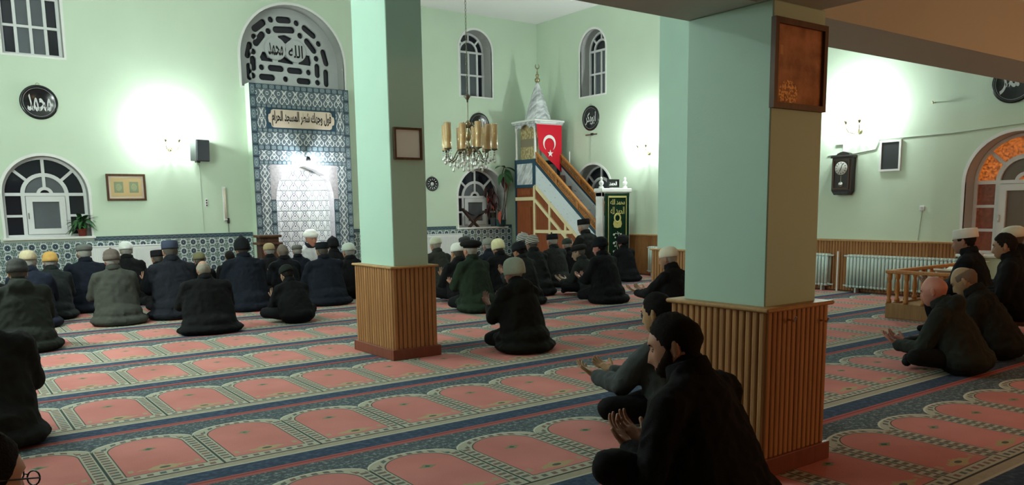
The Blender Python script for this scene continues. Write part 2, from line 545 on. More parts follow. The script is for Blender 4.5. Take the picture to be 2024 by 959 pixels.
# --- picture glass on the near column: warm lamp reflections painted into the colour
mt = Mat('painted_reflection', .12, .6); gx, gy, gz = mt.coords('Generated')
n = mt.noise(3.2, 4, None, .6)
c = mt.mix((.26, .11, .055), (.62, .31, .15), ((n - .35) * 2.4).clamp())
dome = (((gx - .28) / .20).pow(2.) + ((gz - .13) / .17).pow(2.))
c = mt.mix(c, (.95, .55, .22), (dome < 1.) * (mt.noise(26., 3) > .50))  # bright patch painted in as the reflected lights behind the camera
c = mt.mix(c, (.55, .30, .12), ((gx - .12).abs() < .03) * ((gz - .68).abs() < .06))
mt.color(c); reg('painted_reflection', mt)
mt = Mat('gilt_print', .4, .4); gx, gy, gz = mt.coords('Generated')
pg = ((gx - .5).abs() - .25).abs(); inside = (pg < .15) * ((gz - .5).abs() < .30)
c = mt.mix((.55, .40, .20), (.23, .28, .18), inside)
c = mt.mix(c, (.40, .42, .24), inside * ((((pg / .10).pow(2.) + ((gz - .5) / .2).pow(2.))) < 1.) * (mt.noise(40., 2) > .5))
mt.color(c); reg('gilt_print', mt)
mt = Mat('gold_niche_print', .35, .5, .1); gx, gy, gz = mt.coords('Generated')
n = mt.noise(13., 3)
c = mt.mix((.30, .22, .10), (.66, .55, .30), ((n - .4) * 4.).clamp())
c = mt.mix(c, (.24, .20, .14), (gz > .40) * (gz < .62))
door = ((gx - .5).abs() < (.62 - gz) * .55) * ((gx - .5).abs() < .30) * (gz < .62)
c = mt.mix(c, (.80, .66, .32), door)
c = mt.mix(c, (.20, .12, .05), (((gx - .5) / .07).pow(2.) + ((gz - .22) / .09).pow(2.)) < 1.)
c = mt.mix(c, (.42, .08, .05), (((gx - .5) / .10).pow(2.) + ((gz - .85) / .06).pow(2.)) < 1.)
mt.color(c); reg('gold_niche_print', mt)

# ================================================================= the shell
XL, XR, YB, YQ, ZC = -.7, 11.85, -4., 15.1, 5.6
TH = .42
struct(MB().box(XL - .4, XR + .45, YB - .4, YQ + .45, -.15, -.012).build('floor', 'beam_paint'), 'bare floor slab under the carpet')
tag(MB().box(XL, XR, YB, YQ, -.012, 0).build('prayer_carpet', 'carpet'), 'wall-to-wall prayer carpet with rows of salmon arched niches and navy bands', 'carpet')
struct(MB().box(XL, XR, YB, YQ, ZC, ZC + .1).build('ceiling', 'ceiling_white'), 'high white ceiling over the prayer hall')

def wall(name, label, length, openings, loc, rz, x0=0.):
    """wall in local x,z facing -y; openings are outlines; reveals are painted white"""
    e = empty(name, loc, rz); struct(e, label)
    mb = MB(); outer = [(x0, 0), (x0 + length, 0), (x0 + length, ZC), (x0, ZC)]
    mb.prism(outer, 0, TH, openings)
    side = len(mb.f) - sum(len(o) for o in openings)
    for i in range(side, len(mb.f)): mb.mi[i] = 1
    mb.build('wall_face', ['green_paint', 'reveal_grey'], e)
    for o in openings:                                      # white painted band round each opening, proud of the wall
        cx = sum(p[0] for p in o) / len(o); cz = sum(p[1] for p in o) / len(o)
        k = len(o); out = []
        for i in range(k):
            a, b, c = Vector(o[i - 1]), Vector(o[i]), Vector(o[(i + 1) % k])
            n1 = Vector(((b - a).y, -(b - a).x)); n2 = Vector(((c - b).y, -(c - b).x))
            n = (n1.normalized() if n1.length > 1e-6 else Vector((0, 0))) + (n2.normalized() if n2.length > 1e-6 else Vector((0, 0)))
            n = n.normalized() if n.length else n
            out.append(tuple(b + n * .045))
        MB().prism(out, -.008, .03, [o]).build('window_surround', 'white_paint', e)
    return e

rect = lambda x0, x1, z0, z1: [(x0, z0), (x1, z0), (x1, z1), (x0, z1)]
W_UL = dict(cx=1.665, z0=3.92, half=.425, spring=4.84)
W_LL = dict(cx=1.655, z0=1.03, half=.615, spring=1.73)
W_LU = dict(cx=5.975, z0=3.70, half=1.02, spring=4.23)
W_UR = dict(cx=10.145, z0=3.86, half=.425, spring=4.85)
W_LR = dict(cx=10.245, z0=.98, half=.64, spring=1.66)
A = lambda d: arch(d['cx'], d['z0'], d['half'], d['spring'])
wq = wall('wall_qibla', 'pale green front wall with arched windows and the tiled prayer niche', XR - XL + .45,
          [A(W_UL), A(W_LL), A(W_LU), A(W_UR), A(W_LR), rect(5.37, 6.58, .02, 2.30)], (0, YQ, 0), 0, XL - .0)
W_RU = dict(cx=-13.17, z0=3.78, half=.40, spring=4.74)
W_RL = dict(cx=-13.17, z0=.97, half=.60, spring=1.71)
W_RB = dict(cx=-4.72, z0=.66, half=.66, spring=1.66)
wr = wall('wall_right', 'pale green right wall with wooden wainscot and deep arched windows', YQ - YB,
          [A(W_RU), A(W_RL), A(W_RB)], (XR, 0, 0), -PI / 2, -YQ)
struct(MB().box(XL - .2, XL, YB, YQ, 0, ZC).build('wall_left', 'green_paint'), 'pale green left wall beside the camera')
struct(MB().box(XL - .2, XR + .2, YB - .2, YB, 0, ZC).build('wall_back', 'green_paint'), 'pale green back wall behind the camera')

# gallery: beams carried by the near columns and a slab on top of them
struct(MB().box(XL, XR, 2.58, 3.04, 2.385, 2.86).build('trim_1', 'beam_paint'), 'long gallery edge beam crossing over the near column to the right wall')
struct(MB().box(3.40, 3.82, YB, 2.58, 2.385, 2.80).build('trim_2', 'beam_paint'), 'gallery cross beam running back from the near column')
struct(MB().box(XL, XR, YB, 2.62, 2.80, 2.98).build('ceiling_gallery', 'beam_paint'), 'low gallery ceiling above the camera')

# ---------------------------------------------------------------- columns
slat_cache = {}
def slat_mesh(w, h, mat):
    k = (round(w, 4), round(h, 3), mat)
    if k not in slat_cache:
        mb = MB().prism([(-w * .46, -.0), (-w * .36, -.007), (-w * .2, -.010), (w * .2, -.010), (w * .36, -.007), (w * .46, 0), (w * .46, .004), (-w * .46, .004)], 0, h)
        mb.v = [(a, c, b) for a, b, c in mb.v]; mb.f = [f[::-1] for f in mb.f]
        me = mb.mesh('slat'); me.materials.append(M(mat)); slat_cache[k] = me
    return slat_cache[k]
def slat_run(parent, p0, p1, z0, z1, mat, w=.045):
    """boards side by side from p0 to p1 (x,y), facing the right-hand side of that direction"""
    p0, p1 = Vector(p0), Vector(p1); L = (p1 - p0).length; n = max(1, round(L / w)); w = L / n
    d = (p1 - p0) / L; ang = math.atan2(d.y, d.x); me = slat_mesh(w, z1 - z0, mat)
    for i in range(n):
        p = p0 + d * (w * (i + .5)); o = link('slat', me, parent, (p.x, p.y, z0)); o.rotation_euler = (0, 0, ang)
def ring_of_boxes(x0, x1, y0, y1, t, z0, z1, b=.004):
    mb = MB()
    mb.bevbox(x0 - t, x1 + t, y0 - t, y0, z0, z1, b); mb.bevbox(x0 - t, x1 + t, y1, y1 + t, z0, z1, b)
    mb.bevbox(x0 - t, x0, y0, y1, z0, z1, b); mb.bevbox(x1, x1 + t, y0, y1, z0, z1, b)
    return mb
def column(x0, x1, y0, y1, ztop, h, label, sl=.045):
    e = empty('column', ((x0 + x1) / 2, (y0 + y1) / 2, 0)); struct(e, label)
    a, b = (x1 - x0) / 2, (y1 - y0) / 2
    MB().bevbox(-a + .045, a - .045, -b + .045, b - .045, 0, ztop, .006).build('shaft', 'column_green', e)
    MB().box(-a + .004, a - .004, -b + .004, b - .004, 0, h).build('panel_core', 'dark_wood', e)
    for p0, p1 in (((-a, -b), (a, -b)), ((a, -b), (a, b)), ((a, b), (-a, b)), ((-a, b), (-a, -b))):
        slat_run(e, p0, p1, .09, h, 'column_slat', sl)
    ring_of_boxes(-a, a, -b, b, .03, 0, .10).build('skirting', 'skirting_wood', e)
    MB().bevbox(-a - .028, a + .028, -b - .028, b + .028, h, h + .022, .007).build('ledge', 'trim_wood', e)
    return e
column(3.44, 3.90, 6.575, 7.36, ZC, .855, 'green column with slatted wooden base in the middle of the hall', .048)
cR = column(3.37, 3.90, 2.445, 3.075, 2.385, .86, 'nearest green column with dark slatted base and picture with painted reflection', .042)
column(7.50, 8.00, 6.44, 7.20, ZC, .84, 'far green column half hidden behind the nearest column', .048)
# two small coat hooks on the near column
for dx in (.05, .34):
    k = MB().tube([(0, 0, 0), (0, -.035, -.004), (0, -.045, .02)], .006, 6).build('coat_hook', 'bright_metal', None, loc=(3.49 + dx, 2.434, .81 - .03 * (dx > .2)))
    tag(k, 'small metal coat hook on near column base, %s one' % ('left' if dx < .2 else 'right'), 'hook', 'coat hooks on the near column')

# ---------------------------------------------------------------- wooden wainscot on the right wall
wa = empty('trim_3', (XR, 0, 0)); struct(wa, 'slatted wooden wainscot along the right wall')
MB().box(-.018, -.001, 5.42, 15.0, 0, .80).build('backing', 'dark_wood', wa)
slat_run(wa, (-.018, 15.0), (-.018, 5.42), .02, .80, 'slat_wood', .050)
MB().bevbox(-.045, 0, 5.41, 15.0, .80, .83, .005).build('cap_rail', 'trim_wood', wa)

# ---------------------------------------------------------------- tiled dado on the front wall
tile_me = {}
def tile(parent, x, z, w, h, mat, y=0., rz=0., t=.012):
    k = (round(w, 3), round(h, 3), mat)
    if k not in tile_me:
        me = MB().bevbox(-w / 2 + .0012, w / 2 - .0012, -t, .004, -h / 2 + .0012, h / 2 - .0012, .0022).mesh('tile'); me.materials.append(M(mat)); tile_me[k] = me
    o = link('tile', tile_me[k], parent, (x, y, z)); o.rotation_euler = (0, 0, rz); return o
def dado(name, label, x0, x1, cut=None):
    e = empty(name, (0, YQ, 0)); struct(e, label)
    n = round((x1 - x0) / .17); w = (x1 - x0) / n
    MB().box(x0, x1, -.006, .0, 0, .97).build('grout_bed', 'grout', e)
    for i in range(n):
        x = x0 + w * (i + .5)
        for j in range(6):
            tile(e, x, .95 - .158 * (j + .5), w, .158, 'tile_dado', -.006)
        if not (cut and cut[0] - .05 < x < cut[1] + .05): tile(e, x, .985, w, .07, 'tile_top', -.006)
    return e
dado('trim_4', 'blue and white tile dado left of the tiled niche', .62, 4.99, (1.04, 2.29))
dado('trim_5', 'blue and white tile dado between niche and pulpit', 6.97, 11.05, (9.6, 10.89))

# ---------------------------------------------------------------- windows
def sector(cx, cz, r0, r1, a0, a1, n=10):
    f = lambda r, a: (cx + r * math.cos(a), cz + r * math.sin(a))
    o = [f(r1, a0 + (a1 - a0) * k / n) for k in range(n + 1)]
    i = [f(r0, a1 - (a1 - a0) * k / n) for k in range(n + 1)] if r0 > 1e-4 else [(cx, cz)]
    return o + i
def bar(mb, p0, p1, w, y0, y1):
    p0, p1 = Vector(p0), Vector(p1); d = (p1 - p0).normalized(); n = Vector((-d.y, d.x)) * (w / 2)
    mb.prism([tuple(p0 + n), tuple(p0 - n), tuple(p1 - n), tuple(p1 + n)], y0, y1)
def pane(parent, poly, y, mat, name='pane'):
    return MB().prism(poly, y, y + .006).build(name, mat, parent)
def fan_window(n, label, d, wallo, depth, mats, casement=True, rad=(.16, .52), sill=True, rows=2, fr='window_white'):
    cx, z0, R, zs = d['cx'], d['z0'], d['half'] - .004, d['spring']
    e = empty('window_%d' % n, wallo.location, wallo.rotation_euler.z); struct(e, label)
    y0, y1 = depth, depth + .05; mb = MB(); t = .045
    ob = arch(cx, z0, R, zs); ib = arch(cx, z0 + t, R - t, zs)
    mb.prism(ob, y0, y1, [ib])
    r1, r2 = rad[0] * R, rad[1] * R
    g = .004
    yc = y0 - g
    mb.prism(sector(cx, zs, r2 - .03, r2 + .03, 0, PI, 20), yc, y1 + g)
    if r1: mb.prism(sector(cx, zs, r1 - .025, r1 + .025, 0, PI, 14), yc, y1 + g)
    bar(mb, (cx, zs + r1), (cx, zs + R - t / 2), .045, yc + .001, y1)
    for a in (PI * .235, PI * .765): bar(mb, (cx + r2 * math.cos(a), zs + r2 * math.sin(a)), (cx + (R - .02) * math.cos(a), zs + (R - .02) * math.sin(a)), .045, yc + .001, y1)
    bar(mb, (cx - R + .02, zs), (cx + R - .02, zs), .05, yc - .002, y1)
    for s in (-1, 1):
        bar(mb, (cx + s * r2, z0 + .02), (cx + s * r2, zs), .055, yc + .001, y1)
        for k in range(1, rows): bar(mb, (cx + s * r2, z0 + (zs - z0) * k / rows), (cx + s * (R - .02), z0 + (zs - z0) * k / rows), .04, yc + .002, y1)
    mb.build('frame', fr, e)
    yp = y0 + .03
    P = lambda poly, i=0: pane(e, poly, yp, mats[i % len(mats)])
    for a0, a1 in ((0, .235), (.235, .5), (.5, .765), (.765, 1)): P(sector(cx, zs, r2 + .02, R - t + .01, a0 * PI, a1 * PI), 0)
    for a0, a1 in ((0, .5), (.5, 1)): P(sector(cx, zs, r1 + .015 if r1 else 0, r2 - .02, a0 * PI, a1 * PI), 1)
    if r1: P(sector(cx, zs, 0, r1 - .015, 0, PI), 0)
    for s in (-1, 1):
        for k in range(rows):
            za, zb = z0 + .03 + (zs - z0 - .03) * k / rows, z0 + .03 + (zs - z0 - .03) * (k + 1) / rows
            x0_, x1_ = sorted((cx + s * (r2 + .015), cx + s * (R - .03)))
            P(rect(x0_, x1_, za, zb), 0 if len(mats) < 3 else 2)
    if casement:
        c = MB(); a, b = r2 - .035, .07
        c.prism(rect(cx - a, cx + a, z0 + .05, zs - .03), y0 - .03, y1 + .01, [rect(cx - a + .09, cx + a - .09, z0 + .14, zs - .12)])
        co = c.build('casement', fr, e)
        pane(e, rect(cx - a + .08, cx + a - .08, z0 + .13, zs - .11), yp - .02, mats[1 % len(mats)])
        MB().bevbox(cx - a + .012, cx - a + .03, y0 - .055, y0 - .028, (z0 + zs) / 2 - .05, (z0 + zs) / 2 + .05, .004).build('handle', 'bright_metal', co)
    else: P(rect(cx - r2 + .02, cx + r2 - .02, z0 + .03, zs - .02), 1)
    if sill:
        MB().bevbox(cx - d['half'] - .05, cx + d['half'] + .05, -.05, depth + .02, z0 - .035, z0 + .002, .004).build('window_sill', 'white_paint', e)
    return e
def grid_window(n, label, d, wallo, depth, cols, rows, inner=.55):
    cx, z0, R, zs = d['cx'], d['z0'], d['half'] - .004, d['spring']
    e = empty('window_%d' % n, wallo.location, wallo.rotation_euler.z); struct(e, label)
    y0, y1 = depth, depth + .05; mb = MB(); t = .045
    mb.prism(arch(cx, z0, R, zs), y0, y1, [arch(cx, z0 + t, R - t, zs)])
    r2 = inner * R
    mb.prism(sector(cx, zs, r2 - .022, r2 + .022, 0, PI, 18), y0 - .004, y1)
    for a in (.25, .5, .75): bar(mb, (cx + r2 * math.cos(a * PI), zs + r2 * math.sin(a * PI)), (cx + (R - .02) * math.cos(a * PI), zs + (R - .02) * math.sin(a * PI)), .04, y0 - .003, y1)
    bar(mb, (cx - R + .02, zs), (cx + R - .02, zs), .045, y0 - .005, y1)
    xs = [cx - R + t, cx - r2 - .0, cx, cx + r2, cx + R - t]
    for x in xs[1:-1]: bar(mb, (x, z0 + .02), (x, zs), .045, y0 - .003, y1)
    for k in range(1, rows): bar(mb, (cx - R + .02, z0 + (zs - z0) * k / rows), (cx + R - .02, z0 + (zs - z0) * k / rows), .04, y0 - .004, y1)
    mb.build('frame', 'window_white', e)
    yp = y0 + .03
    for a0, a1 in ((0, .25), (.25, .5), (.5, .75), (.75, 1)): pane(e, sector(cx, zs, r2 + .015, R - t + .01, a0 * PI, a1 * PI), yp, 'night_glass')
    pane(e, sector(cx, zs, 0, r2 - .015, 0, PI, 16), yp, 'night_glass')
    for i in range(4):
        for k in range(rows):
            pane(e, rect(xs[i] + .015, xs[i + 1] - .015, z0 + .02 + (zs - z0) * k / rows, z0 + (zs - z0) * (k + 1) / rows - .01), yp, 'night_glass' if i in (0, 3) else 'frosted_dark')
    return e
fan_window(1, 'white arched window with potted plant on sill left of the framed print', W_LL, wq, .18, ['night_glass', 'frosted_dark'])
grid_window(2, 'upper arched window at the top left corner', W_UL, wq, .14, 4, 2, .50)
grid_window(3, 'upper arched window behind the chandelier chain', W_UR, wq, .30, 4, 2)
fan_window(4, 'lower arched window with indoor plants beside the pulpit', W_LR, wq, .30, ['night_glass', 'frosted_dark'])
grid_window(5, 'upper arched window in the right wall above the pulpit stairs', W_RU, wr, .26, 4, 2)
fan_window(6, 'lower arched window behind the pulpit stair railing', W_RL, wr, .26, ['night_glass', 'frosted_dark'])
fan_window(7, 'arched window with amber light painted into its glass at the right edge', W_RB, wr, .26, ['amber_glow_pane', 'brown_pane', 'amber_glow_pane_dim'], rows=3)

# lunette: pierced plaster screen over the niche
e = empty('window_8', (0, YQ, 0)); struct(e, 'pierced plaster half-round screen with calligraphy medallions above the niche')
DL = .30
def lp(x, y):
    p = ony(440 + x / 3.425, y / 3.425, YQ + DL); return Vector((p.x, p.z))
def capsule2(p, L, r, ang, n=7):
    d = Vector((math.cos(ang), math.sin(ang))); q = Vector((-d.y, d.x)); h = max(L / 2 - r, 0); o = []
    for s, b in ((1, -PI / 2), (-1, PI / 2)):
        for k in range(n):
            a = b + PI * k / (n - 1); o.append(tuple(p + d * (s * h) + (d * math.cos(a) + q * math.sin(a)) * r))
    return o
lc = Vector((W_LU['cx'], W_LU['spring'] - .02)); holes = []
tang = lambda p: math.atan2((p - lc).y, (p - lc).x) + PI / 2
ring1 = [(245, 172, .30), (325, 132, .10), (412, 135, .28), (500, 157, .10), (585, 216, .30), (650, 297, .10), (692, 392, .30)]
ring2 = [(207, 348, .10), (247, 262, .30), (310, 210, .10), (415, 202, .40), (525, 242, .10), (595, 312, .30), (635, 398, .10)]
for x, y, L in ring1 + ring2:
    p = lp(x, y); holes.append(capsule2(p, L * 1.12, .058 if L < .2 else .064, tang(p)))
def mirror(p): return Vector((2 * lc.x - p.x, p.y))
for x, y in ((650, 297), (692, 392)):
    p = mirror(lp(x, y)); holes.append(capsule2(p, .11 if x == 650 else .32, .055, tang(p)))
for x, y, L, a in [(207, 428, .26, 90), (642, 480, .26, 90), (702, 530, .32, 90), (265, 455, .1, 0), (362, 463, .30, 0), (490, 480, .30, 0), (583, 491, .1, 0), (205, 511, .11, 0), (303, 523, .30, 0), (428, 536, .1, 0), (551, 551, .28, 0), (645, 560, .11, 0)]:
    holes.append(capsule2(lp(x, y), L * 1.08, .060 if L > .2 else .056, math.radians(a)))
p = mirror(lp(702, 530)); holes.append(capsule2(p, .32, .05, PI / 2))
for pts in ([(372, 242), (420, 236), (468, 258), (462, 270), (428, 296), (400, 285), (378, 258)], [(252, 385), (270, 348), (296, 352), (308, 388), (342, 398), (340, 420), (262, 410)],
            [(374, 420), (376, 402), (418, 380), (470, 410), (482, 424), (478, 438)], [(512, 435), (520, 415), (556, 395), (566, 372), (592, 378), (602, 425), (598, 448)]):
    holes.append([tuple(lp(x, y)) for x, y in pts])
outer = arch(W_LU['cx'], W_LU['z0'], W_LU['half'] - .003, W_LU['spring'])
MB().prism(outer, DL, DL + .05, holes).build('pierced_screen', 'plaster_screen', e)
MB().prism(outer, DL + .065, DL + .075).build('pane', 'night_glass', e)
import unicodedata as ud
_nm = {'\u0645': 'MEEM', '\u062d': 'HAH', '\u062f': 'DAL', '\u0627': 'ALEF', '\u0644': 'LAM', '\u0647': 'HEH', '\u0641': 'FEH', '\u0648': 'WAW', '\u062c': 'JEEM', '\u0643': 'KAF', '\u0634': 'SHEEN', '\u0637': 'TAH', '\u0631': 'REH', '\u0633': 'SEEN', '\u0628': 'BEH', '\u0639': 'AIN', '\u062b': 'THEH', '\u0646': 'NOON', '\u064a': 'YEH'}
_right = set('\u062f\u0627\u0648\u0631')
def shape(s):
    """joined letter forms, laid out for a left-to-right text line"""
    out = []
    for wd in s.split(' '):
        r = []
        for i, ch in enumerate(wd):
            pj = i > 0 and wd[i - 1] not in _right; nj = i < len(wd) - 1 and ch not in _right
            form = {(0, 0): 'ISOLATED', (1, 0): 'FINAL', (0, 1): 'INITIAL', (1, 1): 'MEDIAL'}[(int(pj), int(nj))]
            r.append(ud.lookup('ARABIC LETTER %s %s FORM' % (_nm[ch], form)))
        out.append(''.join(r[::-1]))
    return ' '.join(out[::-1])
MUHAMMAD = shape('\u0645\u062d\u0645\u062f'); ALLAH = shape('\u0627\u0644\u0644\u0647')
for (x, y), tx in (((355, 330), MUHAMMAD), ((490, 348), ALLAH)):
    p = lp(x, y)
    md = MB().lathe([(.215, 0), (.215, -.022), (.205, -.03), (0, -.03)], 28, (p.x, DL, p.y), axis='y').build('medallion', 'plaster_screen', e)
    lettering(tx, 'ink_black', md, p.x, DL - .032, p.y - .01, .29, .24, bold=.018)

# ================================================================= tiled prayer niche
mih = empty('prayer_niche', (5.975, YQ - .25, 0)); tag(mih, 'tall blue and white tiled prayer niche with brightly lit recess in the front wall', 'prayer niche')
HW = .975
na = [(.58, 0), (.58, 1.62), (.565, 1.76), (.51, 1.95), (.41, 2.08), (.26, 2.17), (.11, 2.23), (0, 2.26)]
nicheo = [(-x, z) for x, z in na[::-1]] + [(x, z) for x, z in na[:-1]]
nicheo = [(.58, .03)] + [(x, z) for x, z in na[1:]] + [(-x, z) for x, z in na[1:-1][::-1]] + [(-.58, .03)]
mb = MB().prism(rect(-HW, HW, 0, 3.73), .012, .249, [nicheo])
for i in range(len(mb.f) - len(nicheo), len(mb.f)): mb.mi[i] = 1
mb.build('niche_block', ['green_paint', 'spandrel_tile'], mih)
rec = [(-.60, .26), (-.56, .42), (-.30, .62), (.30, .62), (.56, .42), (.60, .26)]
mb = MB()
for i in range(5):
    (xa, ya), (xb, yb) = rec[i], rec[i + 1]
    mb.add([(xa, ya, 0), (xb, yb, 0), (xb, yb, 2.29), (xa, ya, 2.29)], [(0, 1, 2, 3)])
mb.add([(x, y, 2.285) for x, y in rec], [(0, 1, 2, 3, 4, 5)])
mb.build('recess', 'mihrab_marble_white', mih)
for i in range(5):
    (xa, ya), (xb, yb) = rec[i], rec[i + 1]; L = math.hypot(xb - xa, yb - ya); n = max(1, round(L / .2)); w = L / n
    ang = math.atan2(yb - ya, xb - xa)
    for k in range(n):
        t = (k + .5) / n; x, y = xa + (xb - xa) * t, ya + (yb - ya) * t
        for j in range(11): tile(mih, x, .1 + .2 * j, w, .2, 'tile_niche', y, ang)
def row(z0, z1, x0, x1, n, mat):
    w = (x1 - x0) / n
    for i in range(n): tile(mih, x0 + w * (i + .5), (z0 + z1) / 2, w, z1 - z0, mat, .012)
for s in (-1, 1):
    for j in range(17):
        tile(mih, s * (HW - .055), 3.73 * (j + .5) / 17, .11, 3.73 / 17, 'tile_border', .012)
    for j in range(10):
        tile(mih, s * .77, 2.27 * (j + .5) / 10, .19, .227, 'tile_floral', .012)
    for j in range(7): tile(mih, s * .6275, 1.62 * (j + .5) / 7, .095, 1.62 / 7, 'tile_border', .012)
I = .865
row(3.63, 3.73, -I, I, 14, 'tile_border'); row(3.37, 3.63, -I, I, 8, 'tile_floral'); row(3.30, 3.37, -I, I, 18, 'tile_border')
row(2.86, 2.93, -I, I, 18, 'tile_border'); row(2.63, 2.86, -I, I, 8, 'tile_floral'); row(2.53, 2.63, -I, I, 15, 'tile_border')
row(2.34, 2.53, -I, I, 9, 'tile_floral'); row(2.27, 2.34, -I, I, 20, 'tile_border')
for s in (-1, 1):
    tile(mih, s * .775, 3.115, .18, .37, 'tile_floral', .012)
sp = rect(-.675, .675, 1.62, 2.27)
MB().prism([(-.675, 1.62), (-.58, 1.62)] + [(-x, z) for x, z in na[1:]] + [(x, z) for x, z in na[1:-1][::-1]] + [(.675, 1.62), (.675, 2.27), (-.675, 2.27)], 0, .012).build('spandrel', 'spandrel_tile', mih)
MB().box(-.685, .685, 0, .012, 2.93, 3.30).build('panel_border', 'marble_navy', mih)
def scallop(hw, hh, n=5):
    r = hh * .62; o = []
    pts = [(hw - r, hh), (hw - r * .62, hh * .88), (hw - r * .50, hh * .52), (hw - r * .12, hh * .42), (hw, 0)]
    q = pts + [(x, -z) for x, z in pts[:-1][::-1]]
    return q[::-1] + [(-x, z) for x, z in q]
pl = MB().prism([(x, z + 3.115) for x, z in scallop(.655, .165)], -.010, .002).build('inscription_panel', 'cream_panel', mih)
VERSE = shape('\u0641\u0648\u0644 \u0648\u062c\u0647\u0643 \u0634\u0637\u0631 \u0627\u0644\u0645\u0633\u062c\u062f \u0627\u0644\u062d\u0631\u0627\u0645')
lettering(VERSE, 'ink_black', pl, 0, -.0125, 3.115, 1.17, .285, bold=.028)

# lamp over the niche
lm = empty('niche_lamp', (6.0, YQ - .25, 2.36)); tag(lm, 'small dark spotlight glaring at the top of the tiled niche', 'lamp')
MB().tube([(0, .0, .06), (0, -.10, .07), (0, -.15, .03)], .010, 8).build('bracket', 'plastic_black', lm)
MB().lathe([(.02, .06), (.035, .05), (.055, -.03), (.05, -.03)], 16, (0, -.15, 0)).build('lamp_shade', 'plastic_black', lm, True)
MB().ell((0, -.15, -.055), (.034, .034, .04)).build('bulb', 'lamp_glow', lm, True)
lo = lamp('niche_light', (0, -.17, -.11), 30, (.95, 1, 1), .04); lo.parent = lm

def sconce(loc, rz, label, power, two=True):
    e = empty('wall_lamp', loc, rz); tag(e, label, 'wall lamp')
    MB().lathe([(0, -.02), (.035, -.02), (.045, -.008), (.045, 0)], 16, (0, 0, -.28), axis='y').build('backplate', 'brass', e, True)
    for s in ((-1, 1) if two else (0,)):
        MB().tube([(0, -.015, -.28), (s * .03, -.09, -.33), (s * .09, -.18, -.30), (s * .11, -.22, -.23), (s * .11, -.22, -.18)], .008, 8).build('arm', 'brass', e, True)
        MB().lathe([(.012, -.18), (.022, -.16), (.035, -.13), (.033, -.13), (.018, -.16)], 14, (s * .11, -.22, 0)).build('lamp_cup', 'brass', e, True)
        MB().ell((s * .11, -.22, -.07), (.036, .036, .062)).build('bulb', 'lamp_glow', e, True)
        l = lamp('wall_lamp_light', (s * .11, -.23, .0), power / (2 if two else 1), COLD, .05); l.parent = e
    return e
p = ony(333, 262, YQ); sconce((p.x, YQ, p.z), 0, 'glaring twin-arm wall lamp beside the black loudspeaker', P_SCONCE)
p = onx(1284, 284, XR); sconce((XR, p.y, p.z + .1), -PI / 2, 'glaring wall lamp on right wall just left of the far column', P_SCONCE * 1.0)
p = onx(1702, 222, XR); sconce((XR, p.y, p.z), -PI / 2, 'glaring wall lamp above the dark pendulum clock', P_SCONCE * 1.1)

# ---------------------------------------------------------------- things hung on the walls
def plate(loc, rz, r, txt, label, marks=0, wid=.62):
    e = empty('calligraphy_plate', loc, rz); tag(e, label, 'wall plate', 'round black wall plates')
    MB().lathe([(0, -.012), (r * .80, -.012), (r * .86, -.022), (r * .97, -.022), (r, -.010), (r, 0)], 44, axis='y').build('disc', 'black_lacquer', e, True)
    MB().lathe([(r * .815, -.0155), (r * .83, -.0165), (r * .845, -.0155)], 44, axis='y', cap=False).build('ring_line', 'silver_line', e)
    MB().tube([(-.03, -.006, r * .98), (-.022, -.006, r * 1.08), (0, -.006, r * 1.12), (.022, -.006, r * 1.08), (.03, -.006, r * .98)], .004, 6).build('hanging_loop', 'brass', e)
    if txt: lettering(txt, 'silver_line', e, 0, -.015, -.01, r * 2 * wid, r * 1.0, bold=.02)
    for k in range(marks):
        a = 2 * PI * k / marks; c, s = math.cos(a), math.sin(a); m = MB()
        bar(m, (c * r * .52, s * r * .52), (c * r * .72, s * r * .72), r * .09, -.018, -.012); m.build('mark', 'silver_line', e)
    return e
plate((1.672, YQ, 3.19), 0, .272, MUHAMMAD, 'round black calligraphy plate above the left arched window')
plate((10.20, YQ, 3.24), 0, .272, ALLAH, 'round black plate half hidden behind the chandelier shades')
cl = plate((8.94, YQ, 1.94), 0, .155, None, 'small round dark wall plate with pale dashes beside the middle column', 12)
MB().lathe([(0, -.02), (.035, -.02), (.04, -.012)], 16, axis='y').build('centre', 'silver_line', cl, True)
plate((XR, 13.22, 3.30), -PI / 2, .268, shape('\u0627\u0628\u0648\u0628\u0643\u0631'), 'round black calligraphy plate on right wall above the pulpit stairs')
plate((XR, 4.84, 2.96), -PI / 2, .272, shape('\u0639\u0645\u0631'), 'round black calligraphy plate cut by the beam at far right')

def frame(loc, rz, w, h, label, fmat, pic, t=.04, mount=None, name='framed_print', cat='picture', tilt=0.):
    e = empty(name, loc, rz); tag(e, label, cat)
    MB().prism(rect(-w / 2, w / 2, -h / 2, h / 2), -.028, .0, [rect(-w / 2 + t, w / 2 - t, -h / 2 + t, h / 2 - t)]).build('frame', fmat, e)
    q = t
    if mount:
        MB().box(-w / 2 + t, w / 2 - t, -.012, -.004, -h / 2 + t, h / 2 - t).build('mount', mount, e); q = t + .035
        MB().box(-w / 2 + q, w / 2 - q, -.016, -.012, -h / 2 + q, h / 2 - q).build('print', pic, e)
    else: MB().box(-w / 2 + t, w / 2 - t, -.012, -.004, -h / 2 + t, h / 2 - t).build('print', pic, e)
    return e
frame((2.86, YQ, 1.845), 0, .62, .45, 'brown framed print with two gilt green panels on front wall', 'frame_wood', 'gilt_print', .035, 'cream_panel')
frame((3.665, 6.62, 2.0), 0, .29, .29, 'small dark framed notice on the middle column', 'frame_wood', 'plastic_white', .02)
frame((3.62, 2.49, 2.085), 0, .44, .43, 'picture glass with painted warm reflection in dark frame on the nearest column', 'frame_wood', 'painted_reflection', .028)
frame((XR, 6.48, 2.10), -PI / 2, .33, .46, 'white framed dark picture right of the pendulum clock', 'plastic_white', 'plastic_black', .03)

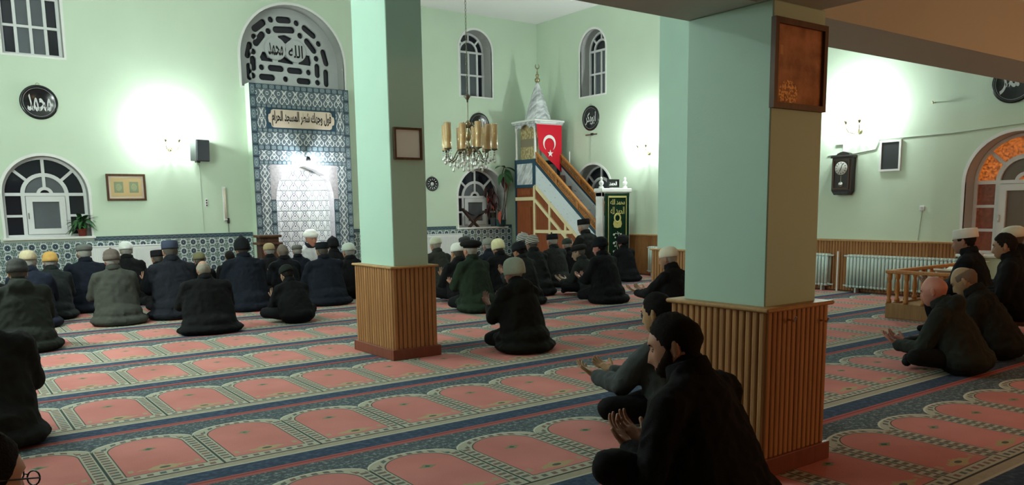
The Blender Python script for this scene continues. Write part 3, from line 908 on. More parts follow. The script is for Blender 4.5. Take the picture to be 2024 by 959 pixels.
# pendulum clock
e = empty('pendulum_clock', (XR, 7.20, 1.53), -PI / 2); tag(e, 'dark wooden pendulum wall clock with white dial', 'clock')
MB().bevbox(-.165, .165, -.13, 0, .06, .58, .006).build('case', 'walnut', e)
MB().bevbox(-.19, .19, -.15, 0, .575, .615, .008).build('cornice', 'walnut', e)
MB().prism([(-.12, .61), (.12, .61), (.10, .645), (.05, .665), (0, .675), (-.05, .665), (-.10, .645)], -.10, -.02).build('crown', 'walnut', e)
MB().prism([(-.165, .065), (-.12, .0), (.12, 0), (.165, .065)], -.12, 0).build('base', 'walnut', e)
MB().prism(rect(-.14, .14, .09, .55), -.142, -.13, [rect(-.12, .12, .11, .53)]).build('door_frame', 'dark_wood', e)
d = MB().lathe([(0, -.012), (.098, -.012), (.105, -.004), (.105, 0)], 30, (0, -.132, .415), axis='y').build('dial', 'clock_face', e, True)
for k in range(12):
    a = 2 * PI * k / 12; m = MB(); bar(m, (math.sin(a) * .07, .415 + math.cos(a) * .07), (math.sin(a) * .09, .415 + math.cos(a) * .09), .009, -.147, -.144); m.build('hour_mark', 'ink_black', d)
for a, L in ((-2.75, .055), (.35, .08)):
    m = MB(); bar(m, (0, .415), (math.sin(a) * L, .415 + math.cos(a) * L), .007, -.149, -.146); m.build('hand', 'ink_black', d)
m = MB(); bar(m, (0, .30), (0, .16), .006, -.137, -.133); m.build('pendulum_rod', 'brass', e)
MB().lathe([(0, -.012), (.036, -.010), (.044, 0)], 20, (0, -.133, .165), axis='y').build('pendulum_bob', 'bright_metal', e, True)

# loudspeaker on a bracket
e = empty('loudspeaker', (4.06, YQ - .04, 2.50), math.radians(14)); tag(e, 'black loudspeaker on front wall bracket right of the glaring lamp', 'loudspeaker')
e.rotation_euler.x = math.radians(4)
MB().bevbox(-.13, .13, -.22, 0, -.19, .19, .012).build('cabinet', 'plastic_black', e)
MB().bevbox(-.118, .118, -.232, -.218, -.175, .175, .006).build('grille', 'grille_grey', e)
MB().box(-.03, .03, -.06, .02, -.215, -.185).build('bracket', 'plastic_black', e)
e = MB().tube([(4.10, YQ - .006, 2.30), (4.10, YQ - .006, 1.9), (4.11, YQ - .006, 1.05)], .004, 5).build('cable', 'cable', None)
tag(e, 'thin pale cable running down from the loudspeaker', 'cable')
e = empty('socket_strip', (4.18, YQ, 1.57)); tag(e, 'small white socket block under the loudspeaker', 'socket')
MB().bevbox(-.022, .022, -.015, 0, -.07, .07, .004).build('body', 'plastic_white', e)
for k in range(3): MB().lathe([(0, -.017), (.013, -.017)], 10, (0, 0, -.045 + .045 * k), axis='y', cap=True).build('outlet', 'plastic_black', e)
e = empty('tube_lamp', (4.50, YQ, 1.55)); tag(e, 'unlit vertical tube lamp on front wall left of the niche', 'lamp')
MB().bevbox(-.028, .028, -.035, 0, -.31, .31, .006).build('housing', 'plastic_white', e)
MB().tube([(0, -.055, -.28), (0, -.055, .28)], .016, 10).build('tube', 'cream_panel', e, True)
for s in (-1, 1): MB().box(-.02, .02, -.07, -.03, s * .285 - .012, s * .285 + .012).build('end_cap', 'plastic_white', e)
MB().bevbox(.03, .065, -.04, 0, -.36, -.26, .004).build('plug', 'plastic_black', e)
tag(MB().tube([(4.545, YQ - .02, 1.2), (4.55, YQ - .008, 1.12), (4.55, YQ - .008, 1.03)], .004, 5).build('cable', 'cable_dark'), 'short dark cable hanging below the tube lamp', 'cable')

# right wall odds and ends
pts = [(XR - .008, 7.52, 2.16), (XR - .008, 7.05, 2.17), (XR - .008, 6.72, 2.21), (XR - .008, 6.66, 2.35), (XR - .008, 5.6, 2.36), (XR - .008, 4.9, 2.40), (XR - .008, 4.2, 2.44)]
tag(MB().tube(pts, .007, 6).build('cable', 'cable'), 'green painted cable running along right wall above the picture', 'cable')
e = empty('wall_socket', (XR, 5.96, 1.31), -PI / 2); tag(e, 'small white socket on right wall with hanging cord', 'socket')
MB().bevbox(-.035, .035, -.018, 0, -.035, .035, .005).build('body', 'plastic_white', e); MB().lathe([(0, -.022), (.02, -.022), (.02, -.016)], 12, axis='y').build('outlet', 'pot_grey', e)
tag(MB().tube([(XR - .006, 5.96, 1.27), (XR - .006, 6.0, .83)], .004, 5).build('cable', 'cable'), 'thin cord dropping from the right wall socket', 'cable')
tag(MB().tube([(XR, 5.87, 2.81), (XR - .05, 5.87, 2.80), (XR - .06, 5.87, 2.83)], .010, 6).build('wall_hook', 'brass'), 'bare brass hook high on the right wall', 'hook')
e = empty('wall_bracket', (XR, 13.22, 2.95), -PI / 2); tag(e, 'thin dark bracket bar under the plate above the pulpit stairs', 'bracket')
MB().box(-.16, .20, -.02, 0, -.012, .012).build('bar', 'dark_brass', e); MB().box(.02, .08, -.03, 0, -.02, .03).build('clamp', 'plastic_black', e)
tag(MB().tube([(XR - .006, 13.20, 2.93), (XR - .006, 13.22, 2.36)], .004, 5).build('cable', 'cable'), 'thin cord hanging below the dark bracket bar', 'cable')
e = empty('junction_bracket', (XR, 7.27, 2.22), -PI / 2); tag(e, 'white angled bracket above the pendulum clock', 'bracket')
MB().box(.02, .06, -.03, 0, -.02, .16).build('upright', 'plastic_white', e); MB().box(-.10, .05, -.025, 0, .10, .14).build('arm', 'plastic_white', e)

# ---------------------------------------------------------------- radiators
def panel_radiator(x0, x1, zt, label):
    e = empty('panel_radiator', (x0, YQ - .03, 0)); tag(e, label, 'radiator', 'white panel radiators'); L = x1 - x0
    MB().bevbox(0, L, -.10, 0, .14, zt - .02, .01).build('panel', 'radiator_white', e)
    mb = MB(); n = int(L / .034)
    for i in range(n):
        x = .02 + (L - .04) * (i + .5) / n; mb.prism([(x - .011, .18), (x + .011, .18), (x + .011, zt - .06), (x - .011, zt - .06)], -.106, -.099)
    mb.build('ribs', 'radiator_white', e)
    MB().bevbox(-.004, L + .004, -.104, .004, zt - .02, zt, .004).build('top_grille', 'radiator_white', e)
    for x in (.1, L - .1): MB().tube([(x, -.05, .15), (x, -.05, 0)], .012, 8).build('pipe', 'radiator_white', e)
    return e
panel_radiator(2.06, 3.48, .86, 'white panel radiator under the front wall right of the left window')
panel_radiator(8.45, 9.62, .86, 'white panel radiator beside the middle column under the front wall')
def cast_radiator(ya, yb, zt, label, zb=.07):
    e = empty('cast_radiator', (XR - .09, (ya + yb) / 2, 0)); tag(e, label, 'radiator', 'pale green column radiators'); L = abs(yb - ya)
    mb = MB(); r = .025
    for s in (-1, 1): mb.tube([(s * .045, 0, zb + .03), (s * .045, 0, zt - .03)], [r] * 2, 8)
    for z in (zb + .03, zt - .03): mb.capsule((-.045, 0, z), (.045, 0, z), .028, .028, 8)
    me = mb.mesh('section'); me.materials.append(M('radiator_green')); me.polygons.foreach_set('use_smooth', [True] * len(me.polygons))
    n = round(L / .058)
    for i in range(n): link('section', me, e, (0, -L / 2 + L * (i + .5) / n, 0))
    for z in (zb + .03, zt - .03): MB().tube([(0, -L / 2 - .07, z), (0, L / 2 + .07, z)], .013, 8).build('pipe', 'radiator_green', e, True)
    for s in (-1, 1): MB().box(-.05, .05, s * L * .42 - .012, s * L * .42 + .012, 0, zb + .02).build('foot', 'radiator_green', e)
    return e
cast_radiator(7.04, 5.02, .60, 'long pale green column radiator behind the wooden railing')
cast_radiator(8.7, 7.36, .60, 'pale green column radiator cut off by the nearest column')
cast_radiator(11.35, 10.2, .60, 'pale green column radiator beside the far column')
tag(MB().tube([(XR - .09, 7.22, .64), (XR - .09, 7.22, .0)], .014, 8).build('heating_pipe', 'radiator_white'), 'white vertical heating pipe between the green radiators', 'pipe')

# ================================================================= pulpit (stairs rise toward the front wall)
XA, XB, YK, YK2, YP = 10.9, 11.62, 13.97, 14.70, 11.98
SL = .765
zl = lambda z0, Y: z0 - SL * (YK - Y)
def xprism(poly, x0, x1, holes=()):
    mb = MB().prism(poly, x0, x1, holes); mb.v = [(b, a, c) for a, b, c in mb.v]; mb.f = [f[::-1] for f in mb.f]; return mb
pul = empty('pulpit', (11.26, 13.3, 0)); tag(pul, 'tall wooden pulpit with marbled kiosk, pointed cap and railed stairs in the corner', 'pulpit')
OFF = tuple(-c for c in pul.location)
def pb(mb, name, mat, parent=pul, smooth=False):
    o = mb.build(name, mat, parent, smooth)
    if parent is pul: o.location = OFF
    return o
for X0, X1, near in ((XA + .02, XA + .06, 1), (XB - .06, XB - .02, 0)):
    pb(xprism([(YK2, 0), (YP, 0), (YP, max(0., zl(1.85, YP))), (YK, 1.85), (YK2, 1.85)], X0, X1), 'side_wall', 'minbar_red')
    m = (XA, XA + .022) if near else (XB - .022, XB)
    pb(xprism([(YP, zl(1.90, YP)), (YK, 1.90), (YK, 2.33), (YP, zl(2.33, YP))], *m), 'marbled_board', 'speckled_white')
    m2 = (XA - .008, XA + .03) if near else (XB - .03, XB + .008)
    pb(xprism([(YP, zl(2.33, YP)), (YK, 2.33), (YK, 2.405), (YP, zl(2.405, YP))], *m2), 'string_board', 'marble_navy')
    # cream framing
    m3_ = (XA - .012, XA + .025) if near else (XB - .025, XB + .012)
    fr = [[(YP, zl(1.80, YP)), (YK, 1.80), (YK, 1.90), (YP, zl(1.90, YP))], [(13.99, 0), (14.05, 0), (14.05, 1.86), (13.99, 1.90)],
          [(13.46, 0), (13.52, 0), (13.52, zl(1.82, 13.52)), (13.46, zl(1.82, 13.46))], [(12.93, 0), (12.99, 0), (12.99, zl(1.82, 12.99)), (12.93, zl(1.82, 12.93))],
          [(12.45, 0), (12.51, 0), (12.51, zl(1.82, 12.51)), (12.45, zl(1.82, 12.45))],
          [(14.02, .845), (12.75, .845), (12.68, .915), (14.02, .915)], [(14.03, 1.55), (14.03, 1.63), (12.9, .77), (12.9, .69)], [(YK2, 1.56), (14.02, 1.56), (14.02, 1.635), (YK2, 1.635)]]
    for i, poly in enumerate(fr): pb(xprism(poly, m3_[0] - .0007 * i, m3_[1]), 'cream_strip', 'cream_wood')
    # raised panel fields
    pb(xprism(rect(14.16, 14.60, .12, 1.42), (XA + .004) if near else XB - .03, (XA + .03) if near else XB - .004), 'panel', 'minbar_red')
    pb(xprism(rect(14.16, 14.60, 1.68, 1.80), (XA + .004) if near else XB - .03, (XA + .03) if near else XB - .004), 'panel', 'minbar_red')
    # railing: handrail, bottom rail, posts, lattice bars
    xm = XA + .03 if near else XB - .03
    r1 = pb(xprism([(YP, zl(2.562, YP)), (YK, 2.562), (YK, 2.605), (YP, zl(2.605, YP))], xm - .032, xm + .032), 'handrail', 'rail_wood')
    pb(xprism([(YP, zl(2.405, YP)), (YK, 2.405), (YK, 2.43), (YP, zl(2.43, YP))], xm - .025, xm + .025), 'bottom_rail', 'rail_wood')
    for Y in (YK - .03, 13.28, 12.60, YP + .03):
        pb(xprism([(Y - .03, zl(2.42, Y - .03)), (Y + .03, zl(2.42, Y + .03)), (Y + .03, zl(2.57, Y + .03)), (Y - .03, zl(2.57, Y - .03))], xm - .022, xm + .022), 'post', 'rail_wood')
    mb = MB(); n = 46
    for i in range(n):
        for s in (0, 1):
            ya = YP + (YK - YP) * i / n; yb = ya + (YK - YP) / n * 1.9
            if yb > YK: continue
            za, zb_ = (zl(2.425, ya), zl(2.565, yb)) if s else (zl(2.565, ya), zl(2.425, yb))
            mb.add([(xm - .006 + .008 * s, ya - .006, za), (xm - .006 + .008 * s, ya + .006, za), (xm - .006 + .008 * s, yb + .006, zb_), (xm - .006 + .008 * s, yb - .006, zb_),
                    (xm + .002 + .008 * s, ya - .006, za), (xm + .002 + .008 * s, ya + .006, za), (xm + .002 + .008 * s, yb + .006, zb_), (xm + .002 + .008 * s, yb - .006, zb_)],
                   [(0, 1, 2, 3), (7, 6, 5, 4), (0, 4, 5, 1), (1, 5, 6, 2), (2, 6, 7, 3), (3, 7, 4, 0)])
    o = pb(mb, 'lattice', 'rail_wood'); o['kind'] = 'stuff'
# steps
for i in range(9):
    y0_ = YP + .05 + i * (YK - YP - .05) / 9; z = .18 + i * (2.1 - .18) / 8
    pb(MB().bevbox(XA + .06, XB - .06, y0_, YK, max(0, z - .21), z, .006), 'step', 'dark_wood')
pb(MB().box(XA + .06, XB - .06, YK, YK2, 1.9, 2.1), 'platform', 'dark_wood')
# kiosk
for X0, X1, near in ((XA - .01, XA + .03, 1), (XB - .03, XB + .01, 0)):
    pb(xprism(rect(YK, YK2 + .01, 1.84, 2.46), X0, X1, [rect(YK + .10, YK2 - .05, 1.91, 2.37)]), 'parapet_frame', 'marble_navy')
    pb(xprism(rect(YK + .10, YK2 - .05, 1.91, 2.37), X0 + .012, X1 - .008), 'parapet_panel', 'grey_marble')
pb(MB().box(XA - .01, XB + .01, YK2 - .01, YK2 + .02, 0, 2.46), 'back_board', 'marble_navy')
for x in (XA + .02, XB - .02):
    for y in (YK + .03, YK2 - .03): pb(MB().lathe([(.035, 2.46), (.035, 2.50), (.024, 2.53), (.026, 2.80), (.022, 3.06), (.034, 3.10), (.034, 3.16)], 12, (x, y, 0)), 'pillar', 'white_paint', pul, True)
def kiosk_arch(hw, z0, z1):
    o = [(-hw, z1), (-hw, z0)]; o += [(-hw + .03, z0 + .0), (-hw + .05, z0 + .05), (-hw * .6, z0 + .09), (-hw * .45, z0 + .06), (-hw * .3, z0 + .12), (0, z0 + .15), (hw * .3, z0 + .12), (hw * .45, z0 + .06), (hw * .6, z0 + .09), (hw - .05, z0 + .05), (hw - .03, z0), (hw, z0), (hw, z1)]
    return o
cyk = (YK + YK2) / 2; cxk = (XA + XB) / 2
for X0 in (XA - .005, XB - .025): pb(xprism([(y + cyk, z) for y, z in kiosk_arch(.36, 3.07, 3.26)], X0, X0 + .03), 'fretted_valance', 'grey_marble')
for Y0 in (YK - .005, YK2 - .025):
    pb(MB().prism([(x + cxk, z) for x, z in kiosk_arch(.36, 3.09, 3.26)], Y0, Y0 + .03), 'fretted_valance', 'grey_marble')
pb(MB().bevbox(XA - .06, XB + .06, YK - .07, YK2 + .07, 3.26, 3.30, .008), 'cornice', 'white_paint')
pb(MB().bevbox(XA - .04, XB + .04, YK - .05, YK2 + .05, 3.22, 3.26, .006), 'cornice', 'grey_marble')
pb(MB().box(XA + .0, XB, YK, YK2, 3.285, 3.315), 'roof', 'white_paint')
n = 8
prof = [(.30, 3.31), (.28, 3.40), (.20, 3.66), (.115, 3.92), (.055, 4.08), (.03, 4.14)]
pb(MB().lathe(prof, 8, (cxk, cyk, 0)), 'pointed_cap', 'grey_marble')
fin = pb(MB().lathe([(.018, 4.13), (.055, 4.17), (.062, 4.20), (.05, 4.235), (.02, 4.25), (.038, 4.28), (.042, 4.30), (.032, 4.325), (.014, 4.335), (.020, 4.36), (.008, 4.40), (.008, 4.43)], 14, (cxk, cyk, 0)), 'finial', 'brass', pul, True)
cres = [(.058 * math.sin(a), 4.49 - .058 * math.cos(a)) for a in [-2.5 + 5.0 * k / 16 for k in range(17)]] + [(.046 * math.sin(a), 4.502 - .046 * math.cos(a)) for a in [2.5 - 5.0 * k / 16 for k in range(17)]]
o = MB().prism([(x + cxk, z) for x, z in cres], cyk - .008, cyk + .008).build('crescent', 'brass', fin)
# printed gold curtain inside the kiosk
pb(MB().box(XA + .11, XA + .12, YK + .05, YK2 - .06, 2.42, 3.22), 'gold_hanging', 'gold_niche_print')
# portal with curtain at the foot of the stairs
PX0, PX1 = 10.86, 11.63
for x0_, x1_ in ((PX0, PX0 + .075), (PX1 - .075, PX1)): pb(MB().bevbox(x0_, x1_, 11.80, 11.98, 0, 1.68, .008), 'jamb', 'white_paint')
pb(MB().bevbox(PX0 - .03, PX1 + .03, 11.76, 12.01, 1.68, 1.76, .014), 'lintel', 'white_paint')
pb(MB().bevbox(PX0 + .0, PX1 - .0, 11.80, 11.98, 1.60, 1.69, .004), 'head_board', 'white_paint')
for x in (PX0 + .06, PX1 - .06):
    pb(MB().lathe([(.05, 1.76), (.05, 1.79), (.022, 1.81), (.045, 1.845), (.05, 1.87), (.035, 1.90), (.016, 1.915), (.026, 1.94), (.022, 1.965), (.006, 1.99)], 16, (x, 11.88, 0)), 'portal_finial', 'white_paint', pul, True)
pb(MB().tube([(11.69, 13.75, 2.05), (11.69, 13.75, 2.62)], .012, 8), 'flag_pole', 'plastic_white')

# green curtain: hangs in the portal, its embroidery as lettering and sprigs
cu = empty('green_curtain', (11.245, 11.775, 0)); tag(cu, 'dark green velvet curtain with gold embroidery hanging in the pulpit doorway', 'curtain')
mb = MB(); nx, nz = 40, 10
for j in range(nz + 1):
    for i in range(nx + 1):
        x = -.335 + .67 * i / nx; z = 1.66 - 1.62 * j / nz
        mb.v.append((x, .006 * math.sin(i * 1.35) * (.3 + .7 * j / nz) - .008, z))
for j in range(nz):
    for i in range(nx):
        a = j * (nx + 1) + i; mb.f.append((a, a + nx + 1, a + nx + 2, a + 1)); mb.mi.append(0)
mb.build('cloth', 'green_velvet', cu, True)
y_ = -.024
for x in (-.245, .245): MB().box(x - .008, x + .008, y_, y_ + .006, .05, 1.60).build('gold_stripe', 'gold_thread', cu)
MB().box(-.25, .25, y_, y_ + .006, 1.575, 1.61).build('gold_stripe', 'gold_thread', cu)
def sprig(pts, r, name, mat): MB().tube([(x, y_ - .002, z) for x, z in pts], r, 6).build(name, mat, cu)
lettering(shape('\u0645\u062d\u0645\u062f \u0627\u0644\u0644\u0647'), 'gold_thread', cu, 0, y_ - .002, 1.49, .40, .11, bold=.012, name='embroidered_lettering')
lettering(shape('\u0627\u0644\u062d\u0645\u062f \u0644\u0644\u0647'), 'gold_thread', cu, 0, y_ - .002, 1.32, .38, .15, bold=.014, name='embroidered_lettering')
MB().lathe([(.06, 0), (.085, -.006), (.10, 0)], 24, (0, y_, 1.17), axis='y', cap=False).build('embroidered_ring', 'gold_thread', cu)
MB().prism([(-.10, 1.12), (-.12, 1.05), (-.09, .985), (0, .97), (.09, .985), (.12, 1.05), (.10, 1.12), (0, 1.06)], y_ - .003, y_ + .004).build('embroidered_cartouche', 'gold_thread', cu)
for k in range(5):
    z = .90 - .17 * k
    sprig([(0, z), (.03 * (-1) ** k, z - .08), (0, z - .17)], .006, 'embroidered_stem', 'silver_thread')
    for s in (-1, 1):
        sprig([(0, z - .05), (s * .05, z - .03), (s * .09, z - .06)], .006, 'embroidered_stem', 'silver_thread')
        MB().ell((s * .095, y_, z - .06), (.030, .006, .024), 8, 5).build('embroidered_flower', 'silver_thread', cu)
        MB().ell((s * .06, y_, z - .12), (.022, .006, .018), 8, 5).build('embroidered_flower', 'silver_thread', cu)
fr_ = frame((11.25, 11.90, 1.862), 0, .31, .16, 'small framed white lettering standing on top of the pulpit doorway', 'black_lacquer', 'plastic_black', .02)
lettering(shape('\u0627\u0644\u062d\u0645\u062f'), 'flag_white', fr_, 0, -.014, 0, .21, .085, bold=.02)
MB().box(-.12, .12, 0, .04, -.078, -.07).build('stand', 'black_lacquer', fr_)

# flag hanging in the kiosk front
fl = empty('national_flag', (11.255, YK - .05, 0)); tag(fl, 'red flag with white crescent and star hanging from the pulpit kiosk', 'flag')
def flx(u, v): return (-.355 + .71 * u) * (1 - .10 * v) + .035 * v
mb = MB(); nu, nv = 24, 16
for j in range(nv + 1):
    for i in range(nu + 1):
        u, v = i / nu, j / nv; bot = 2.66 - .50 * u
        mb.v.append((flx(u, v), .010 * math.sin(u * 14 + v * 2) * v, 3.20 + (bot - 3.20) * v))
for j in range(nv):
    for i in range(nu): a = j * (nu + 1) + i; mb.f.append((a, a + nu + 1, a + nu + 2, a + 1)); mb.mi.append(0)
mb.build('cloth', 'red_flag', fl, True)
mo = [(.175 * math.sin(a), -.175 * math.cos(a)) for a in [.62 + (2 * PI - 1.24) * k / 30 for k in range(31)]]
mo += [(.142 * math.sin(a), -.035 - .142 * math.cos(a)) for a in [2 * PI - .80 - (2 * PI - 1.6) * k / 30 for k in range(31)]]
MB().prism([(x * 1.0 - .012, z + 2.80) for x, z in mo], -.020, -.012).build('crescent', 'flag_white', fl)
st = [((.085 if k % 2 == 0 else .033) * math.sin(PI * k / 5), (.085 if k % 2 == 0 else .033) * math.cos(PI * k / 5)) for k in range(10)]
MB().prism([(x + .01, z + 2.575) for x, z in st], -.022, -.014).build('star', 'flag_white', fl)
MB().tube([(-.37, 0, 3.205), (.37, 0, 3.205)], .008, 6).build('rod', 'plastic_white', fl)

# ================================================================= lectern by the niche
e = empty('lectern', (5.05, 14.46, 0)); tag(e, 'brown wooden lectern cabinet standing at left foot of the niche', 'lectern')
MB().bevbox(-.17, .17, -.13, .13, 0, .80, .006).build('cabinet', 'dark_wood', e)
MB().bevbox(-.22, .22, -.18, .18, .80, .84, .006).build('top_shelf', 'frame_wood', e)
MB().prism([(-.17, .84), (.17, .84), (.17, .93), (-.17, .93)], -.10, .12).build('riser', 'dark_wood', e)
MB().bevbox(-.21, .21, -.16, .16, .93, .975, .006).build('book_rest', 'frame_wood', e)
MB().prism(rect(-.12, .12, .12, .70), -.137, -.128, [rect(-.09, .09, .15, .67)]).build('door_moulding', 'frame_wood', e)

# ================================================================= plants and odds on the sills
def leaf_mesh(L, w, droop, seed, n=6):
    rr = random.Random(seed); vs = []; fs = []
    for i in range(n + 1):
        t = i / n; wd = w * math.sin(PI * min(1, t * .92 + .08)) ** .8; y = L * t; z = -droop * t * t * L
        vs += [(-wd, y, z + wd * .25), (0, y, z - .0), (wd, y, z + wd * .25)]
    for i in range(n):
        a = i * 3; fs += [(a, a + 1, a + 4, a + 3), (a + 1, a + 2, a + 5, a + 4)]
    return vs, fs
def put_leaf(parent, base, yaw, el, L, w, droop, mat, name='leaf'):
    vs, fs = leaf_mesh(L, w, droop, 1)
    m_ = Matrix.Translation(base) @ Matrix.Rotation(yaw, 4, 'Z') @ Matrix.Rotation(el, 4, 'X')
    mb = MB().add([m_ @ Vector(v) for v in vs], fs); return mb.build(name, mat, parent, True)
rp = random.Random(3)
p = ony(155, 468, YQ + .08)
e = empty('potted_plant', (2.14, YQ + .07, 1.032)); tag(e, 'leafy green potted plant on the left window sill', 'plant')
MB().lathe([(.055, 0), (.07, .10), (.078, .10), (.078, .125), (.066, .125), (.06, .11)], 18).build('pot', 'pot_terracotta', e, True)
MB().lathe([(0, .11), (.064, .11)], 14, cap=False).build('soil', 'earth', e)
for k in range(34):
    a = rp.uniform(0, 2 * PI); el = rp.uniform(-.1, 1.15); r0 = rp.uniform(.0, .04); h = rp.uniform(.12, .30)
    L = rp.uniform(.12, .22)
    base = (math.cos(a + PI / 2) * .06, math.sin(a + PI / 2) * .035 - .02, h)
    MB().tube([(0, 0, .11), (base[0] * .5, base[1] * .5, .11 + (h - .11) * .6), base], .003, 4).build('stem', 'leaf_green', e)
    if math.cos(a) > .15: a = PI - a
    put_leaf(e, base, a, el, L, rp.uniform(.025, .04), rp.uniform(.4, 1.1), 'leaf_green')
e = empty('potted_plant', (10.62, YQ + .12, .982)); tag(e, 'dark red leaved plant in black pot on the sill beside the pulpit', 'plant')
MB().lathe([(.075, 0), (.085, .20), (.075, .20), (.07, .18)], 4, cap=True).build('pot', 'plastic_black', e)
for s in range(3):
    x0_ = -.02 + .03 * s; MB().tube([(x0_, 0, .18), (x0_ - .02, .02, .45), (x0_ - .05 * s, .03, .80)], .008, 6).build('stem', 'stem_brown', e)
for k in range(34):
    h = rp.uniform(.32, .98); a = rp.uniform(0, 2 * PI); a = PI - a if math.cos(a) > .3 else a
    put_leaf(e, (rp.uniform(-.16, .08), rp.uniform(-.03, .05), h), a, rp.uniform(-1.2, -.2), rp.uniform(.15, .26), rp.uniform(.032, .05), .5, 'leaf_dark' if k % 9 else 'leaf_red')
e = empty('potted_plant', (10.74, YQ - .01, .982)); tag(e, 'tall bending rubber plant in teal pot leaning toward the pulpit', 'plant')
MB().lathe([(.10, 0), (.115, .05), (.12, .13), (.128, .135), (.128, .155), (.11, .155), (.10, .13)], 22).build('pot', 'pot_teal', e, True)
st1 = [(.0, 0, .13), (.06, -.02, .4), (.10, -.03, .75), (.06, -.05, 1.0), (.02, -.06, 1.2), (.06, -.07, 1.33)]
MB().tube(st1, .010, 6).build('stem', 'stem_brown', e, True)
st2 = [(.02, 0, .13), (.14, -.02, .5), (.20, -.04, .85), (.17, -.06, 1.15), (.10, -.07, 1.30)]
MB().tube(st2, .008, 6).build('stem', 'stem_brown', e, True)
for (x, z, a, el, L, w, mt_) in [(.06, 1.33, 1.9, .5, .25, .055, 'leaf_green'), (.05, 1.32, -1.4, .2, .28, .06, 'leaf_green'), (.10, 1.30, -2.2, -.7, .24, .07, 'leaf_green'), (.12, 1.28, 2.8, -.6, .26, .07, 'leaf_green'), (.02, 1.2, 1.2, -.4, .22, .05, 'leaf_green'), (.03, 1.12, 1.8, -1.0, .18, .04, 'leaf_dark'), (.06, 1.0, -2.6, -1.0, .16, .045, 'leaf_red'), (.16, 1.1, -1.2, -.9, .15, .04, 'leaf_red'), (-.06, .35, 1.4, -.9, .2, .045, 'leaf_red'), (.09, 1.2, -2.9, -.2, .2, .055, 'leaf_green')]:
    put_leaf(e, (x, -.10, z), PI - a if math.cos(a) > .1 else a, el, L * 1.25, w * 1.25, .7, mt_)
# folding book stand on the same sill
e = empty('folding_book_stand', (10.02, YQ + .03, .982)); tag(e, 'dark folding book stand on the sill left of the potted plants', 'book stand')
for s in (-1, 1):
    m = MB(); bar(m, (-s * .12, .0), (s * .10, .20), .03, -.05, .05); bar(m, (s * .10, .20), (s * .30, .42 if s < 0 else .36), .022, -.06, .06); m.build('panel', 'dark_wood', e)
MB().prism([(-.28, .40), (-.10, .30), (0, .30), (.10, .28), (.28, .34), (.28, .32), (0, .26), (-.28, .37)], -.07, .07).build('cloth_seat', 'grille_grey', e)

# ================================================================= chandelier
CHX, CHY = 5.90, 9.0
ch = empty('chandelier', (CHX, CHY, 2.05)); tag(ch, 'brass chandelier with amber glass cylinders and crystal drops hanging in the hall', 'chandelier')
me = None
for k in range(66):
    z = .80 + k * .042
    if 2.05 + z > ZC: break
    if me is None:
        mb = MB(); pts = [(.010 * math.cos(a), 0, .021 * math.sin(a) * 1.15) for a in [2 * PI * i / 10 for i in range(11)]]
        mb.tube(pts, .0032, 5, False); me = mb.mesh('chain_link'); me.materials.append(M('dark_brass'))
    o = link('chain_link', me, ch, (0, 0, z)); o.rotation_euler = (0, 0, PI / 2 * (k % 2))
MB().lathe([(.005, .84), (.045, .815), (.055, .80), (.012, .76), (.010, .73)], 16).build('top_cup', 'dark_brass', ch, True)
MB().tube([(0, 0, .74), (0, 0, .46)], .008, 8).build('rod', 'dark_brass', ch)
MB().lathe([(.012, .50), (.035, .47), (.05, .45), (.02, .42), (.016, .38), (.040, .33), (.046, .30), (.030, .25), (.014, .22), (.030, .18), (.055, .14), (.06, .10), (.03, .06), (.012, .02), (0, -.01)], 18).build('stem', 'brass', ch, True)
for k in range(8):
    a = 2 * PI * k / 8 + .2
    MB().tube([(.02 * math.cos(a), .02 * math.sin(a), .40), (.08 * math.cos(a), .08 * math.sin(a), .47), (.11 * math.cos(a), .11 * math.sin(a), .42)], .006, 6).build('leaf_scroll', 'dark_brass', ch)
rc = random.Random(5); drops = MB()
def drop(x, y, z, n=3, big=.022):
    for i in range(n): drops.lathe([(0, .013), (.010, 0), (0, -.013)], 5, (x, y, z - .028 * i))
    drops.lathe([(0, .03), (big * .7, -.005), (big, -.02), (0, -.045)], 6, (x, y, z - .028 * n - .02))
for k in range(10):
    a = 2 * PI * k / 10 + .12; c, s = math.cos(a), math.sin(a); R = .345 if k % 2 else .30
    f = lambda r, z: (c * r, s * r, z)
    zt = .10 + .02 * (k % 2)
    MB().tube([f(.03, .12), f(.08, .16), f(.15, .10), f(.20, -.0), f(.26, -.04), f(R - .02, -.01), f(R, .05), f(R, zt)], .008, 8).build('arm', 'dark_brass', ch, True)
    MB().lathe([(.012, -.012), (.045, 0), (.052, .012), (.04, .012), (.03, .0)], 16, f(R, zt)).build('drip_pan', 'dark_brass', ch, True)
    MB().lathe([(.044, .012), (.046, .05), (.046, .33), (.042, .335), (.041, .33), (.041, .05), (.039, .012)], 18, f(R, zt), cap=False).build('glass_cylinder', 'amber_glass', ch, True)
    for j in range(3):
        b = a + (j - 1) * .22; drop(math.cos(b) * (R + .005 * j), math.sin(b) * (R + .005 * j), zt - .03, 2 + j % 2)
    for r in (.12, .18, .24): drop(c * r, s * r, (-.02 if r > .15 else .05), rc.randint(1, 3), .019)
for k in range(6):
    a = k * PI / 3; drop(.06 * math.cos(a), .06 * math.sin(a), .0, 2, .02)
drop(0, 0, -.02, 3, .03)
o = drops.build('crystal_drops', 'crystal', ch); o['kind'] = 'stuff'

